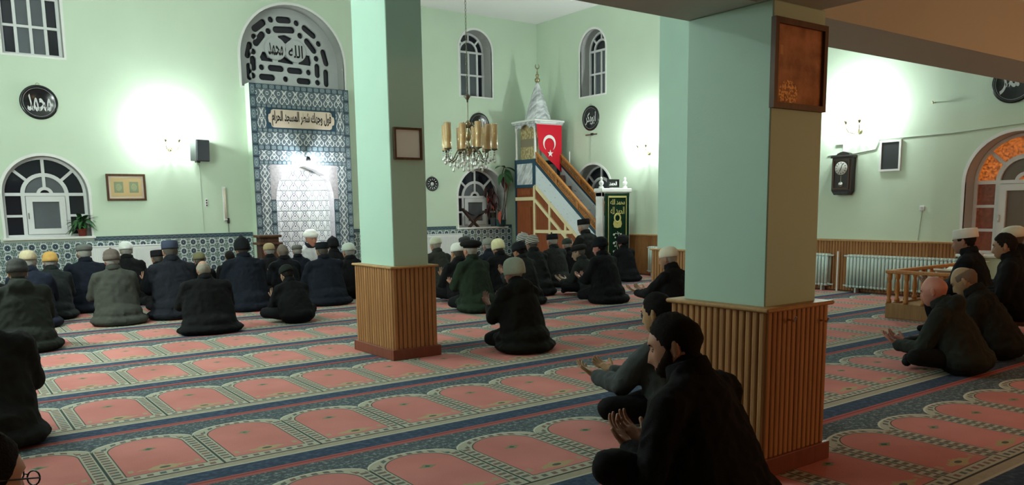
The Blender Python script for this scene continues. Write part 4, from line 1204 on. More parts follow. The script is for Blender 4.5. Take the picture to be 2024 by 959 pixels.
# ================================================================= low wooden railing enclosure at the right
RX, RY0, RY1 = 9.43, 4.15, 5.10
e = empty('wooden_railing', (RX, RY1, 0)); tag(e, 'low turned wooden railing on a box base in front of the green radiator', 'railing')
L = RY1 - RY0
MB().bevbox(-.02, .03, -L, .02, 0, .185, .005).build('base_board', 'oak_box', e)
MB().bevbox(.03, 2.0, -.03, .02, 0, .185, .005).build('base_board', 'oak_box', e)
MB().box(.03, 2.0, -L, -.03, .0, .16).build('platform', 'oak_box', e)
MB().bevbox(-.035, .035, -L, .035, .545, .585, .008).build('top_rail', 'rail_wood', e)
MB().bevbox(.035, 2.0, -.035, .035, .545, .585, .008).build('top_rail', 'rail_wood', e)
bal = MB().lathe([(.030, .185), (.030, .22), (.018, .24), (.026, .30), (.030, .34), (.022, .42), (.016, .45), (.026, .47), (.030, .49), (.030, .545)], 12)
bme = bal.mesh('baluster'); bme.materials.append(M('rail_wood')); bme.polygons.foreach_set('use_smooth', [True] * len(bme.polygons))
for i in range(5): link('baluster', bme, e, (0, -.21 * i - .01, 0))
for i in range(1, 10): link('baluster', bme, e, (.21 * i, 0, 0))
e = empty('book_stand', (RX + .5, 4.55, .16)); tag(e, 'open book on a dark stand inside the low railing', 'book stand')
MB().prism([(-.02, 0), (.02, 0), (.02, .36), (-.02, .36)], -.16, .16).build('stand', 'oak_box', e)
for s in (-1, 1):
    m = MB(); bar(m, (0, .38), (s * .20, .44), .02, -.17, .17); m.build('page', 'book_paper', e)
e = empty('camera_device', (XR - .12, 5.14, .61)); tag(e, 'small white device with dark round lens at the radiator end', 'device')
MB().bevbox(-.05, .05, -.10, .10, 0, .09, .012).build('body', 'plastic_white', e)
MB().lathe([(0, -.04), (.032, -.04), (.036, 0)], 16, (-.05, .03, .05), axis='x').build('lens', 'plastic_black', e, True)
MB().ell((0, -.05, .095), (.03, .03, .02), 8, 6).build('knob', 'plastic_white', e, True)

# ================================================================= people
def batch(raws):
    """[(mesh builder, voxel, smooth, decimate)] -> meshes, one evaluation for all"""
    obs = []
    for mb, vox, sm, dec in raws:
        o = bpy.data.objects.new('raw', mb.mesh('raw')); COL.objects.link(o); obs.append(o)
        r = o.modifiers.new('r', 'REMESH'); r.mode = 'VOXEL'; r.voxel_size = vox; r.use_smooth_shade = True
        if sm: s = o.modifiers.new('s', 'SMOOTH'); s.factor = .5; s.iterations = sm
        if dec < 1: d = o.modifiers.new('d', 'DECIMATE'); d.ratio = dec
    bpy.context.view_layer.update(); dg = bpy.context.evaluated_depsgraph_get(); out = []
    for o in obs: out.append(bpy.data.meshes.new_from_object(o.evaluated_get(dg)))
    for o in obs:
        me = o.data; bpy.data.objects.remove(o); bpy.data.meshes.remove(me)
    return out
def arrays(me):
    co = np.zeros(len(me.vertices) * 3); me.vertices.foreach_get('co', co)
    return co.reshape(-1, 3), [tuple(p.vertices) for p in me.polygons]

# hand: palm up, fingers +y, thumb +x
hb = MB()
hb.capsule((0, -.03, 0), (0, .03, 0), .024, .022, 10, 1.25)
hb.capsule((.004, .035, 0), (.002, .082, .002), .0165, .0145, 12, 2.4)
hb.capsule((.022, .02, .006), (.030, .05, .008), .016, .012, 8)
for x, L, dx in ((.031, .072, .08), (.0105, .081, .02), (-.0105, .074, -.05), (-.030, .057, -.13)):
    p = Vector((x, .088, .002)); el = .12; r = .0092
    for k, fr_ in enumerate((.45, .31, .24)):
        q = p + Vector((dx, math.cos(el), math.sin(el))).normalized() * L * fr_
        hb.capsule(p, q, r, r * .9, 8); p = q; r *= .9; el += .32
p = Vector((.032, .030, .006)); r = .0125
for d, L in (((.75, .62, .22), .038), ((.45, .85, .25), .030)):
    q = p + Vector(d).normalized() * L; hb.capsule(p, q, r, r * .88, 8); p = q; r *= .88
HAND = arrays(batch([(hb, .0036, 3, .22)])[0])

def head_dirs(nu=44, nv=32):
    V = []
    for j in range(nv + 1):
        t = -PI / 2 + PI * j / nv
        for i in range(nu):
            s_ = -PI + 2 * PI * i / nu; ph = s_ - .45 * math.sin(s_)
            V.append((math.cos(t) * math.sin(ph), math.cos(t) * math.cos(ph), math.sin(t)))
    Fc = [(j * nu + i, j * nu + (i + 1) % nu, (j + 1) * nu + (i + 1) % nu, (j + 1) * nu + i)[::-1] for j in range(nv) for i in range(nu)]
    return np.array(V), Fc
HD, HF = head_dirs()
def head_points():
    p = HD * np.array([.077, .097, .117]); x, y, z = p[:, 0].copy(), p[:, 1].copy(), p[:, 2].copy()
    fr = np.clip(HD[:, 1] * 1.6, 0, 1)
    t = np.clip((-z - .005) / .11, 0, 1)
    x *= 1 - .30 * t ** 1.4
    y = np.where(y < 0, y * (1 - .42 * t), y * (1 - .05 * t) + .014 * t)
    y += np.where(y < 0, -.008 * np.exp(-((z - .03) / .05) ** 2), 0)
    g = lambda a, s: np.exp(-(a / s) ** 2); ax = np.abs(x)
    nz = np.where(z > -.036, np.clip((.022 - z) / .058, 0, 1) ** 1.1, np.clip((z + .050) / .014, 0, 1))
    y -= fr * .007 * g(x, .030) * g(z - .016, .011)
    y += fr * .027 * g(x, .0130) * nz
    y += fr * .026 * np.clip((-z - .030) / .070, 0, 1) * g(x, .042)
    y += fr * .006 * g(ax - .016, .008) * g(z + .036, .010)
    y -= fr * .011 * g(ax - .033, .017) * g(z - .010, .013)
    y += fr * .006 * g(ax - .028, .030) * g(z - .034, .010)
    y += fr * .006 * g(x, .024) * (g(z + .062, .006) + 1.1 * g(z + .077, .007)) - fr * .003 * g(x, .026) * g(z + .0695, .003)
    y += fr * .009 * g(x, .024) * g(z + .103, .016)
    y -= fr * .005 * g(x, .03) * g(z + .089, .006)
    y -= fr * .012 * np.clip((z - .05) / .06, 0, 1)
    return np.stack([x, y, z], 1)
HP = head_points()
PHI = np.arctan2(HD[:, 0], HD[:, 1])
def sstep(a, b, x): t = np.clip((x - a) / (b - a), 0, 1); return t * t * (3 - 2 * t)
def shell(kind, thick, seed=0):
    z = HP[:, 2]; aph = np.abs(PHI)
    hl = np.interp(aph, [0, .5, .95, 1.2, 1.38, 1.75, 2.1, 3.2], [.074, .070, .058, .028, -.010, .004, -.055, -.072])
    if kind == 'short': m = sstep(-.008, .010, z - hl)
    elif kind == 'balding': m = sstep(-.008, .010, z - np.interp(aph, [0, 1.0, 1.25, 1.7, 2.1, 3.2], [.2, .2, .01, .004, -.055, -.072])) * (1 - sstep(.045, .075, z))
    elif kind == 'beard':
        bl = np.interp(aph, [0, .35, .7, 1.1, 1.45, 1.6, 3.2], [-.072, -.060, -.045, -.020, .01, -.2, -.3])
        m = sstep(-.006, .008, bl - z) * (1 - sstep(1.5, 1.7, aph))
        m = np.maximum(m, sstep(.8, 1., np.exp(-(HP[:, 0] / .034) ** 2 - ((z + .053) / .011) ** 2) * 1.6) * (aph < .6) * .5)
    nrm = HP / np.linalg.norm(HP, axis=1, keepdims=True); rr = np.random.RandomState(seed)
    off = (-.006 + (thick + .006) * m) + m * rr.uniform(-.003, .003, len(m))
    return HP + nrm * off[:, None]

def cap_mesh(kind):
    """lathe profile (radius factor, height) in head space"""
    mb = MB(); E_ = (.089, .111)
    L = lambda prof, sx=1, sy=1, c=(0, -.006, 0): mb.lathe(prof, 30, c, sx * E_[0], sy * E_[1])
    if kind == 'beanie': L([(1.0, .0), (1.05, .004), (1.075, .025), (1.06, .047), (1.02, .05), (1.0, .075), (.88, .105), (.62, .127), (.30, .137), (0, .139)])
    elif kind == 'dome': L([(1.0, -.025), (1.05, -.018), (1.065, .03), (1.01, .078), (.87, .110), (.6, .131), (.3, .140), (0, .142)])
    elif kind == 'pointed': L([(1.0, -.02), (1.05, -.01), (1.06, .03), (1.0, .075), (.84, .108), (.55, .13), (.25, .15), (.06, .165), (0, .166)])
    elif kind == 'skullcap': L([(.99, .018), (1.03, .022), (1.035, .05), (.99, .08), (.86, .107), (.6, .127), (.3, .135), (0, .137)])
    elif kind == 'kufi': L([(.99, .028), (1.03, .032), (1.02, .07), (.985, .112), (.94, .120), (.90, .116), (.5, .122), (0, .124)])
    elif kind == 'turban':
        L([(.98, .02), (1.10, .022), (1.20, .04), (1.22, .062), (1.16, .082), (1.05, .092), (.98, .098), (.88, .118), (.6, .134), (.3, .141), (0, .143)])
    elif kind == 'flatcap':
        L([(.98, .032), (1.05, .036), (1.10, .055), (1.13, .075), (1.05, .095), (.8, .112), (.4, .12), (0, .122)])
        bm_ = [];
        for k in range(13):
            a = PI * (.5 + (k - 6) / 6 * .33); bm_.append((math.cos(a) * .088, -.006 + math.sin(a) * .108, .038)); 
        for k in range(13):
            a = PI * (.5 + (k - 6) / 6 * .33); q = 1 - ((k - 6) / 6) ** 2 * .6; bm_.append((math.cos(a) * .092, -.006 + math.sin(a) * .108 + .055 * q, .026 + .004 * q))
        top = [(x, y, z + .008) for x, y, z in bm_]
        fs = [(k, k + 1, k + 14, k + 13) for k in range(12)]
        mb.add(bm_, [f[::-1] for f in fs]); mb.add(top, fs)
        n0 = len(mb.v) - 52
    elif kind == 'beret': L([(.97, .03), (1.02, .035), (1.0, .046), (1.30, .052), (1.42, .072), (1.36, .096), (1.1, .115), (.6, .126), (0, .13)])
    elif kind == 'fur': L([(1.0, -.03), (1.12, -.02), (1.20, .02), (1.22, .06), (1.14, .10), (.9, .132), (.5, .15), (0, .156)])
    return mb
_cm = {}
def cloth_mat(col, kind='cloth'):
    k = (kind,) + tuple(round(c, 4) for c in col)
    if k not in _cm:
        mt = Mat('%s_%d' % (kind, len(_cm)), .88 if kind != 'skin' else .5, .12 if kind != 'skin' else .35)
        if kind == 'stripe':
            x, y, z = mt.coords('Object'); f = ((z * 38.).fract() - .5).abs() > .26
            mt.color(mt.mix(col, tuple(c * .08 for c in col), f)); mt.bump((z * 400.).sin() * .5 + .5, .3, .003)
        else:
            a = .25 if kind == 'cloth' else .12
            n = mt.noise(5. if kind != 'knit' else 40., 4)
            mt.color(mt.mix(tuple(c * (1 - a) for c in col), tuple(c * (1 + a) for c in col), n))
            if kind == 'knit':
                x, y, z = mt.coords('Object'); mt.bump(((x * 380.).sin() + (y * 380.).sin()) * .25 + .5, .4, .003)
            elif kind == 'hair': mt.bump(mt.noise(160., 2), .7, .006)
            elif kind == 'cloth': mt.bump(mt.noise(26., 4, None, .6) * .7 + mt.noise(300., 1) * .3, .35, .012)
        _cm[k] = mt.m
    return _cm[k]
SKIN = (.36, .19, .13)

def pose(sp):
    """joint positions, in metres, person facing +y with the hips over the origin"""
    lean = math.radians(sp.get('lean', 8)); hp = math.radians(sp.get('pitch', 12)); hy = math.radians(sp.get('yaw', 0))
    legs = sp.get('legs', 'kneel'); seat = sp.get('seat', 0.)
    hz = {'kneel': .25, 'cross': .135, 'stool': .10}[legs]
    s = (sp['h'] - seat) / (hz + .47 * math.cos(lean) + .118 * math.cos(lean + hp * .5) + .135)
    if legs == 'stool': hz = .10 + seat / s
    Rl = Matrix.Rotation(-lean, 3, 'X')
    H = Vector((0, 0, hz)); tp = lambda x, y, z: (H + Rl @ Vector((x, y, z))) * s
    Rh = Matrix.Rotation(hy, 3, 'Z') @ Matrix.Rotation(-(lean * .5 + hp), 3, 'X')
    neck = tp(0, .012, .46)
    hc = neck + Matrix.Rotation(-(lean * .6 + hp * .6), 3, 'X') @ Vector((0, .026, .128)) * s
    j = dict(s=s, tp=tp, H=H * s, neck=neck, hc=hc, Rh=Rh, legs=legs, hz=hz)
    arms = sp.get('arms', 'dua'); A_ = {}
    for d in (-1, 1):
        sh = tp(d * .185, .0, .36)
        am = arms[0 if d < 0 else 1] if isinstance(arms, tuple) else arms
        if am == 'dua': el = sh + Vector((d * .05, .12, -.25)) * s; wr = Vector((d * .10, sh.y + .36 * s, sh.z - .16 * s)); fd = Vector((-d * .12, .55, .80)); pn = Vector((-d * .1, -.8, .55))
        elif am == 'low': el = sh + Vector((d * .06, .10, -.26)) * s; wr = Vector((d * .09, sh.y + .36 * s, sh.z - .27 * s)); fd = Vector((-d * .25, .85, .40)); pn = Vector((-d * .15, -.4, .9))
        elif am == 'reach': el = sh + Vector((d * .04, .20, -.22)) * s; wr = Vector((d * .10, sh.y + .48 * s, sh.z - .22 * s)); fd = Vector((-d * .10, .90, .32)); pn = Vector((-d * .2, -.3, .9))
        elif am == 'near': el = sh + Vector((d * .07, .03, -.28)) * s; wr = Vector((d * .06, sh.y + .27 * s, sh.z - .24 * s)); fd = Vector((-d * .20, .70, .60)); pn = Vector((-d * .15, -.6, .75))
        else: el = sh + Vector((d * .05, .04, -.27)) * s; wr = Vector((d * .12, sh.y + .24 * s, H.z * s + .09 * s)); fd = Vector((-d * .2, .95, -.15)); pn = Vector((0, -.1, -1))
        A_[d] = (sh, el, wr, fd.normalized(), pn.normalized(), am)
    j['arms'] = A_
    K = {}
    for d in (-1, 1):
        if legs == 'kneel': K[d] = [Vector((d * .10, .0, .20)), Vector((d * .16, .33, .105)), Vector((d * .13, -.14, .07)), Vector((d * .10, -.27, .045))]
        elif legs == 'cross': K[d] = [Vector((d * .10, .02, .13)), Vector((d * .36, .24, sp.get('kz', .15))), Vector((-d * .04, .36 + .05 * d, .075)), Vector((-d * .15, .34 + .05 * d, .06))]
        else: K[d] = [Vector((d * .10, .02, hz)), Vector((d * .14, .40, max(hz, .42 / s * .95))), Vector((d * .14, .34, .07)), Vector((d * .14, .47, .04))]
        K[d] = [v * s for v in K[d]]
    j['leg'] = K
    return j
def raw_meshes(sp):
    j = pose(sp); s, tp, H = j['s'], j['tp'], j['H']; w = sp.get('wide', 1.)
    J = MB(); B = MB(); T = MB()
    J.capsule(tp(0, -.012, .0), tp(0, .004, .24), .186 * s, .164 * s, 16, 1.36 * w); J.capsule(tp(0, .004, .22), tp(0, .0, .34), .164 * s, .132 * s, 16, 1.42 * w)
    J.ell(tp(0, .06, .13), (.15 * s * w, .11 * s, .15 * s), 12, 8)
    for d in (-1, 1): J.capsule(tp(0, -.004, .405), tp(d * .160 * w, -.002, .362), .094 * s, .078 * s, 12)
    J.capsule(tp(0, -.012, .39), tp(0, .0, .475), .104 * s, .066 * s, 12, 1.5)
    J.capsule(tp(0, .004, .46), tp(0, .012, .50), .070 * s, .068 * s, 12)
    if sp.get('hood'): J.ell(tp(0, -.095, .425), (.125 * s, .065 * s, .085 * s)); J.ell(tp(0, -.04, .475), (.105 * s, .075 * s, .05 * s))
    for d in (-1, 1):
        sh, el, wr, fd, pn, am = j['arms'][d]; sh = Vector((sh.x * w, sh.y, sh.z)); el = Vector((el.x * w, el.y, el.z))
        r = sp.get('sleeve', 1.)
        J.capsule(sh, el, .082 * s * r, .074 * s * r, 10); J.capsule(el, wr - fd * .02, .072 * s * r, .050 * s * r, 10)
        B.capsule(sh, el, .036 * s, .034 * s, 8); B.capsule(el, wr, .034 * s, .024 * s, 8)
        k = j['leg'][d]
        T.capsule(k[0], k[1], .10 * s, .078 * s, 10); T.capsule(k[1], k[2], .072 * s, .052 * s, 10)
        B.capsule(k[0], k[1], .05 * s, .05 * s, 8); B.capsule(k[1], k[2], .045 * s, .035 * s, 8); B.capsule(k[2], k[3], .032 * s, .030 * s, 8)
    T.ell(Vector((0, .0, H.z - .03 * s)), (.18 * s, .17 * s, .11 * s))
    B.capsule(tp(0, 0, 0), tp(0, 0, .36), .10 * s, .10 * s, 10); B.capsule(tp(-.16, 0, .385), tp(.16, 0, .385), .045 * s, .045 * s, 8)
    B.capsule(tp(0, .0, .38), j['hc'] - j['Rh'] @ Vector((0, .018, .05)) * s, .062 * s, .054 * s, 12)
    B.capsule(tp(-.1, 0, 0), tp(.1, 0, 0), .07 * s, .07 * s, 8)
    if j['legs'] == 'kneel':
        J.ell(Vector((0, -.03, .155)) * s, (.265 * s * w, .27 * s, .15 * s))
        if sp.get('long', 1): J.ell(Vector((0, -.055, .06)) * s, (.325 * s * w, .30 * s, .10 * s)); J.ell(Vector((0, .10, .13)) * s, (.25 * s * w, .22 * s, .12 * s)); J.capsule(Vector((-.18 * w, -.20, .045)) * s, Vector((.18 * w, -.20, .045)) * s, .045 * s, .045 * s)
    elif j['legs'] == 'cross': J.ell(Vector((0, -.03, .12)) * s, (.26 * s * w, .22 * s, .13 * s))
    else: J.ell(H + Vector((0, -.02, .02)) * s, (.21 * s * w, .19 * s, .10 * s))
    return j, J, T, B

def soft(me, amp, seed, zmin=.004):
    """folds: push vertices along normals with stretched noise"""
    n = len(me.vertices); co, _ = arrays(me); no = np.zeros(n * 3); me.vertices.foreach_get('normal', no); no = no.reshape(-1, 3)
    out = np.empty(n)
    for i, (x, y, z) in enumerate(co):
        a = noise.noise((x * 6 + seed, y * 6, z * 4)); b = noise.noise((x * 13 - seed, y * 13 + z * 6, z * 9))
        c = noise.noise((x * 24 + seed, y * 24, z * 15 + (x + y) * 9))
        out[i] = a * .9 - abs(b) * 1.1 - abs(c) * .55 + .42
    co = co + no * (out * amp)[:, None]; co[:, 2] = np.maximum(co[:, 2], zmin)
    me.vertices.foreach_set('co', co.ravel()); me.update()

PEOPLE = []
def person(label, x, y, rz, h, **k): PEOPLE.append(dict(label=label, x=x, y=y, rz=rz, h=h, **k))
BLK, NAV, DGR = (.0075, .008, .009), (.011, .014, .023), (.016, .019, .016)
CHR, OLV, GRY = (.028, .030, .028), (.017, .029, .018), (.055, .058, .050)
GH, BH, DH = (.30, .29, .27), (.012, .010, .009), (.09, .08, .07)
# ---- left block
person('man at bottom left corner wearing glasses, only his dark head in view', -.03, 2.16, -42, .90, cap=None, hair='short', hairc=BH, coat=BLK, yaw=-22, arms='lap', glasses=1)
person('man in dark coat cut off by the left edge, raising his arm', .20, 5.75, -4, .95, cap='beanie', capc=(.02, .02, .02), coat=(.014, .016, .016), wide=1.1, sleeve=1.15)
person('man in dark green hooded jacket and dark wool cap at far left', .74, 9.60, 2, .94, cap='beanie', capc=(.035, .036, .035), capk='knit', hairc=DH, coat=DGR, hood=1, wide=1.12)
person('man half cut by the left edge behind the hooded jacket', .50, 10.45, 0, .90, cap='skullcap', capc=(.02, .028, .022), hairc=DH, coat=BLK)
person('man in navy padded jacket with beige cap at left', 1.0, 11.55, -6, .95, cap='skullcap', capc=(.42, .36, .24), capk='knit', hairc=GH, coat=(.013, .017, .030), wide=1.05)
person('man with mustard rolled cap near the left window', 1.33, 12.35, -4, .89, cap='beanie', capc=(.50, .30, .09), capk='knit', hairc=GH, coat=(.016, .020, .020))
person('man with grey flat cap in navy coat before the white radiator', 1.84, 12.92, 0, .97, cap='flatcap', capc=(.14, .145, .14), hairc=GH, coat=NAV, wide=1.12)
person('man in grey green jacket with brown knitted beanie', 1.90, 11.15, 3, .94, cap='beanie', capc=(.12, .095, .085), capk='knit', hairc=GH, coat=GRY, wide=1.12, pom=1)
person('man with white knitted skullcap in black coat before the radiator', 2.48, 13.42, -5, .96, cap='skullcap', capc=(.74, .76, .74), capk='knit', hairc=GH, coat=BLK)
person('man with small dark cap holding up his hands beside the radiator', 2.74, 12.45, 10, .86, cap='kufi', capc=(.012, .011, .014), hairc=DH, coat=BLK, arms='dua', wide=.95)
person('man in large dark coat with slate blue cap left of centre', 2.64, 11.28, 0, 1.03, cap='kufi', capc=(.05, .06, .10), hairc=DH, coat=(.014, .016, .022), wide=1.15)
person('man with khaki cap mostly hidden behind a grey haired man', 3.18, 11.95, 0, .82, cap='skullcap', capc=(.17, .16, .09), hairc=DH, coat=BLK, wide=.9)
person('bareheaded man with thinning grey hair in black coat', 2.60, 9.60, -2, .85, cap=None, hair='balding', hairc=(.26, .24, .20), crown=1, coat=BLK, wide=1.38, pitch=16)
person('man in navy coat with tall dark beanie', 3.66, 11.46, 0, 1.02, cap='pointed', capc=(.010, .012, .014), capk='knit', hairc=DH, coat=(.010, .013, .021), wide=1.12)
person('dark haired man leaning forward before the tile dado', 3.86, 12.75, -8, .80, cap=None, hair='short', hairc=BH, coat=BLK, lean=16)
person('man with tan knitted cap below the wooden lectern', 4.57, 12.95, 0, .87, cap='skullcap', capc=(.38, .30, .17), capk='knit', hairc=GH, coat=BLK)
person('bareheaded man with cropped greying hair in front of the niche', 4.42, 11.92, -3, .90, cap=None, hair='short', hairc=(.16, .13, .11), coat=(.010, .011, .014))
person('man with grey flat cap just left of the white turban', 5.19, 13.35, -8, .82, cap='flatcap', capc=(.13, .13, .12), hairc=GH, coat=NAV, wide=.95)
person('man with broad dark cap in large navy coat', 4.80, 11.28, 0, .93, cap='kufi', capc=(.010, .012, .016), hairc=DH, coat=(.010, .013, .021), wide=1.22)
person('man with pointed dark cap in the row before the niche', 5.66, 12.85, 0, .93, cap='pointed', capc=(.010, .010, .012), hairc=BH, coat=BLK, wide=.95)
person('man with pale green skullcap half hidden by the middle column', 5.50, 11.85, 4, .87, cap='skullcap', capc=(.46, .52, .46), hairc=GH, coat=BLK, legs='cross')
person('man in black coat with bowed head and dark cap', 3.70, 9.70, 4, .71, cap='skullcap', capc=(.014, .018, .016), hairc=BH, coat=(.006, .007, .008), wide=1.05, lean=20, pitch=30, legs='cross')
person('prayer leader in white turban and pale robe facing the congregation', 5.64, 14.02, 186, 1.05, cap='turban', capc=(.80, .79, .76), hairc=GH, coat=(.62, .62, .64), trs=(.55, .55, .56), colc=(.02, .02, .03), face=1, arms='low', seat=.0, pitch=8)
# ---- middle block
person('man in olive grey jacket with pale skullcap beside the middle column', 6.98, 11.60, 4, .92, cap='skullcap', capc=(.46, .48, .38), hairc=GH, coat=(.030, .033, .027))
person('man with white cap and raised hands left of the green jacket', 6.46, 10.10, -4, .88, cap='skullcap', capc=(.72, .74, .70), capk='knit', hairc=DH, coat=BLK, legs='cross', arms='dua')
person('man with dark grey flat cap before the potted plants', 7.88, 12.1, 0, .90, cap='flatcap', capc=(.045, .045, .045), hairc=GH, coat=BLK)
person('man in dark green jacket with black beret', 6.02, 9.06, 4, .97, cap='beret', capc=(.008, .008, .009), hairc=GH, coat=OLV, wide=1.02, arms='low', pitch=6)
person('man with cream knitted cap and hand raised by his face', 7.25, 10.15, 2, .91, cap='dome', capc=(.62, .58, .36), capk='knit', hairc=DH, coat=BLK, arms='dua', pitch=18)
person('man with grey cap behind the cream capped man', 7.72, 11.12, 0, .89, cap='skullcap', capc=(.22, .23, .20), hairc=GH, coat=NAV)
person('man in black parka with pale grey green beanie in the open middle', 4.68, 6.24, 6, .90, cap='dome', capc=(.33, .37, .31), capk='knit', hairc=GH, coat=(.009, .010, .009), hood=1, wide=1.12, arms='dua', yaw=8)
person('man in dark padded jacket with black beanie and bent head', 7.05, 9.30, 8, .90, cap='beanie', capc=(.008, .009, .012), capk='knit', hairc=BH, coat=(.013, .015, .015), arms='dua', pitch=22)
person('man with black and white striped beanie before the pulpit', 7.92, 10.15, 0, .95, cap='beanie', capc=(.42, .40, .36), capk='stripe', hairc=DH, coat=(.012, .014, .014))
person('man with pale patterned pompom cap before the pulpit', 8.30, 10.90, 0, .96, cap='beanie', capc=(.48, .48, .45), capk='stripe', hairc=DH, coat=BLK, pom=1)
person('grey haired man with black kufi in charcoal coat', 9.03, 11.00, -2, .93, cap='kufi', capc=(.010, .010, .012), hairc=GH, coat=(.018, .020, .020), pom=1)
person('man with dark green cap bending low before the pulpit', 9.60, 11.28, 0, .82, cap='skullcap', capc=(.035, .045, .038), hairc=GH, coat=BLK, wide=.95)
person('man with black kufi raised on a stool at the pulpit stairs', 10.32, 11.58, 10, 1.17, legs='stool', seat=.30, cap='kufi', capc=(.009, .009, .010), hairc=GH, coat=(.012, .013, .013), arms='dua')
person('man in charcoal jacket with dark cap seen from the side', 8.50, 9.55, 22, .81, cap='flatcap', capc=(.014, .014, .015), hairc=DH, coat=(.020, .023, .022), legs='cross', arms='low', face=1, lean=14, yaw=12)
person('man in long black coat with black beanie right of centre', 8.02, 8.62, 8, .95, cap='beanie', capc=(.007, .008, .010), capk='knit', hairc=BH, coat=(.006, .007, .008), wide=1.12, arms='low', yaw=8)
person('man with black fur hat beside the far column', 10.66, 10.90, -4, .84, cap='fur', capc=(.012, .012, .013), capk='hair', hairc=BH, coat=(.007, .008, .010), wide=1.05)
person('man with cream cap turned backwards beside the far column', 7.10, 6.42, 12, .91, cap='skullcap', capc=(.62, .58, .47), hairc=GH, coat=BLK, arms='reach', trs=(.020, .028, .045), yaw=6)
# ---- near right
person('black haired man in grey jacket behind the nearest column', 3.74, 3.38, 12, .87, cap=None, hair='short', hairc=(.008, .007, .007), coat=(.052, .060, .062), hood=1, legs='cross', arms='reach', trs=(.006, .006, .007), face=1)
person('bearded young man in black sitting against the nearest column', 2.70, 2.20, 12, .945, kz=.27, yaw=20, cap=None, hair='short', hairc=(.009, .007, .006), beard=(.022, .015, .012), coat=(.006, .006, .007), legs='cross', arms='near', trs=(.005, .005, .006), face=1, wide=1.14, pitch=14, lean=14)
person('bald man in dark green jacket sitting cross-legged with open palms', 6.80, 3.02, 8, .80, cap=None, hair='bald', hairc=(.05, .04, .035), coat=(.017, .020, .017), hood=1, legs='cross', arms='low', trs=(.006, .007, .007), face=1, lean=22, pitch=10, wide=1.08)
person('older man with bowed head in dark coat behind the bald man', 7.70, 3.13, 12, .83, cap=None, hair='balding', hairc=(.15, .11, .085), coat=(.012, .013, .011), legs='cross', arms='lap', face=1, lean=24, pitch=26)
person('man with white kufi in dark jacket beyond the bald man', 8.85, 3.86, 8, 1.12, legs='stool', seat=.32, cap='kufi', capc=(.74, .74, .71), hairc=BH, coat=(.011, .012, .015), arms='low', face=1, pitch=12)
person('dark haired man at the right edge looking left', 8.36, 3.26, 14, 1.11, legs='stool', seat=.32, cap=None, hair='short', hairc=(.016, .012, .010), coat=BLK, arms='lap', face=1)
person('man with cream skullcap at the right edge behind the others', 9.5, 3.66, 8, 1.12, legs='stool', seat=.32, cap='skullcap', capc=(.60, .56, .44), hairc=DH, coat=BLK, arms='lap')

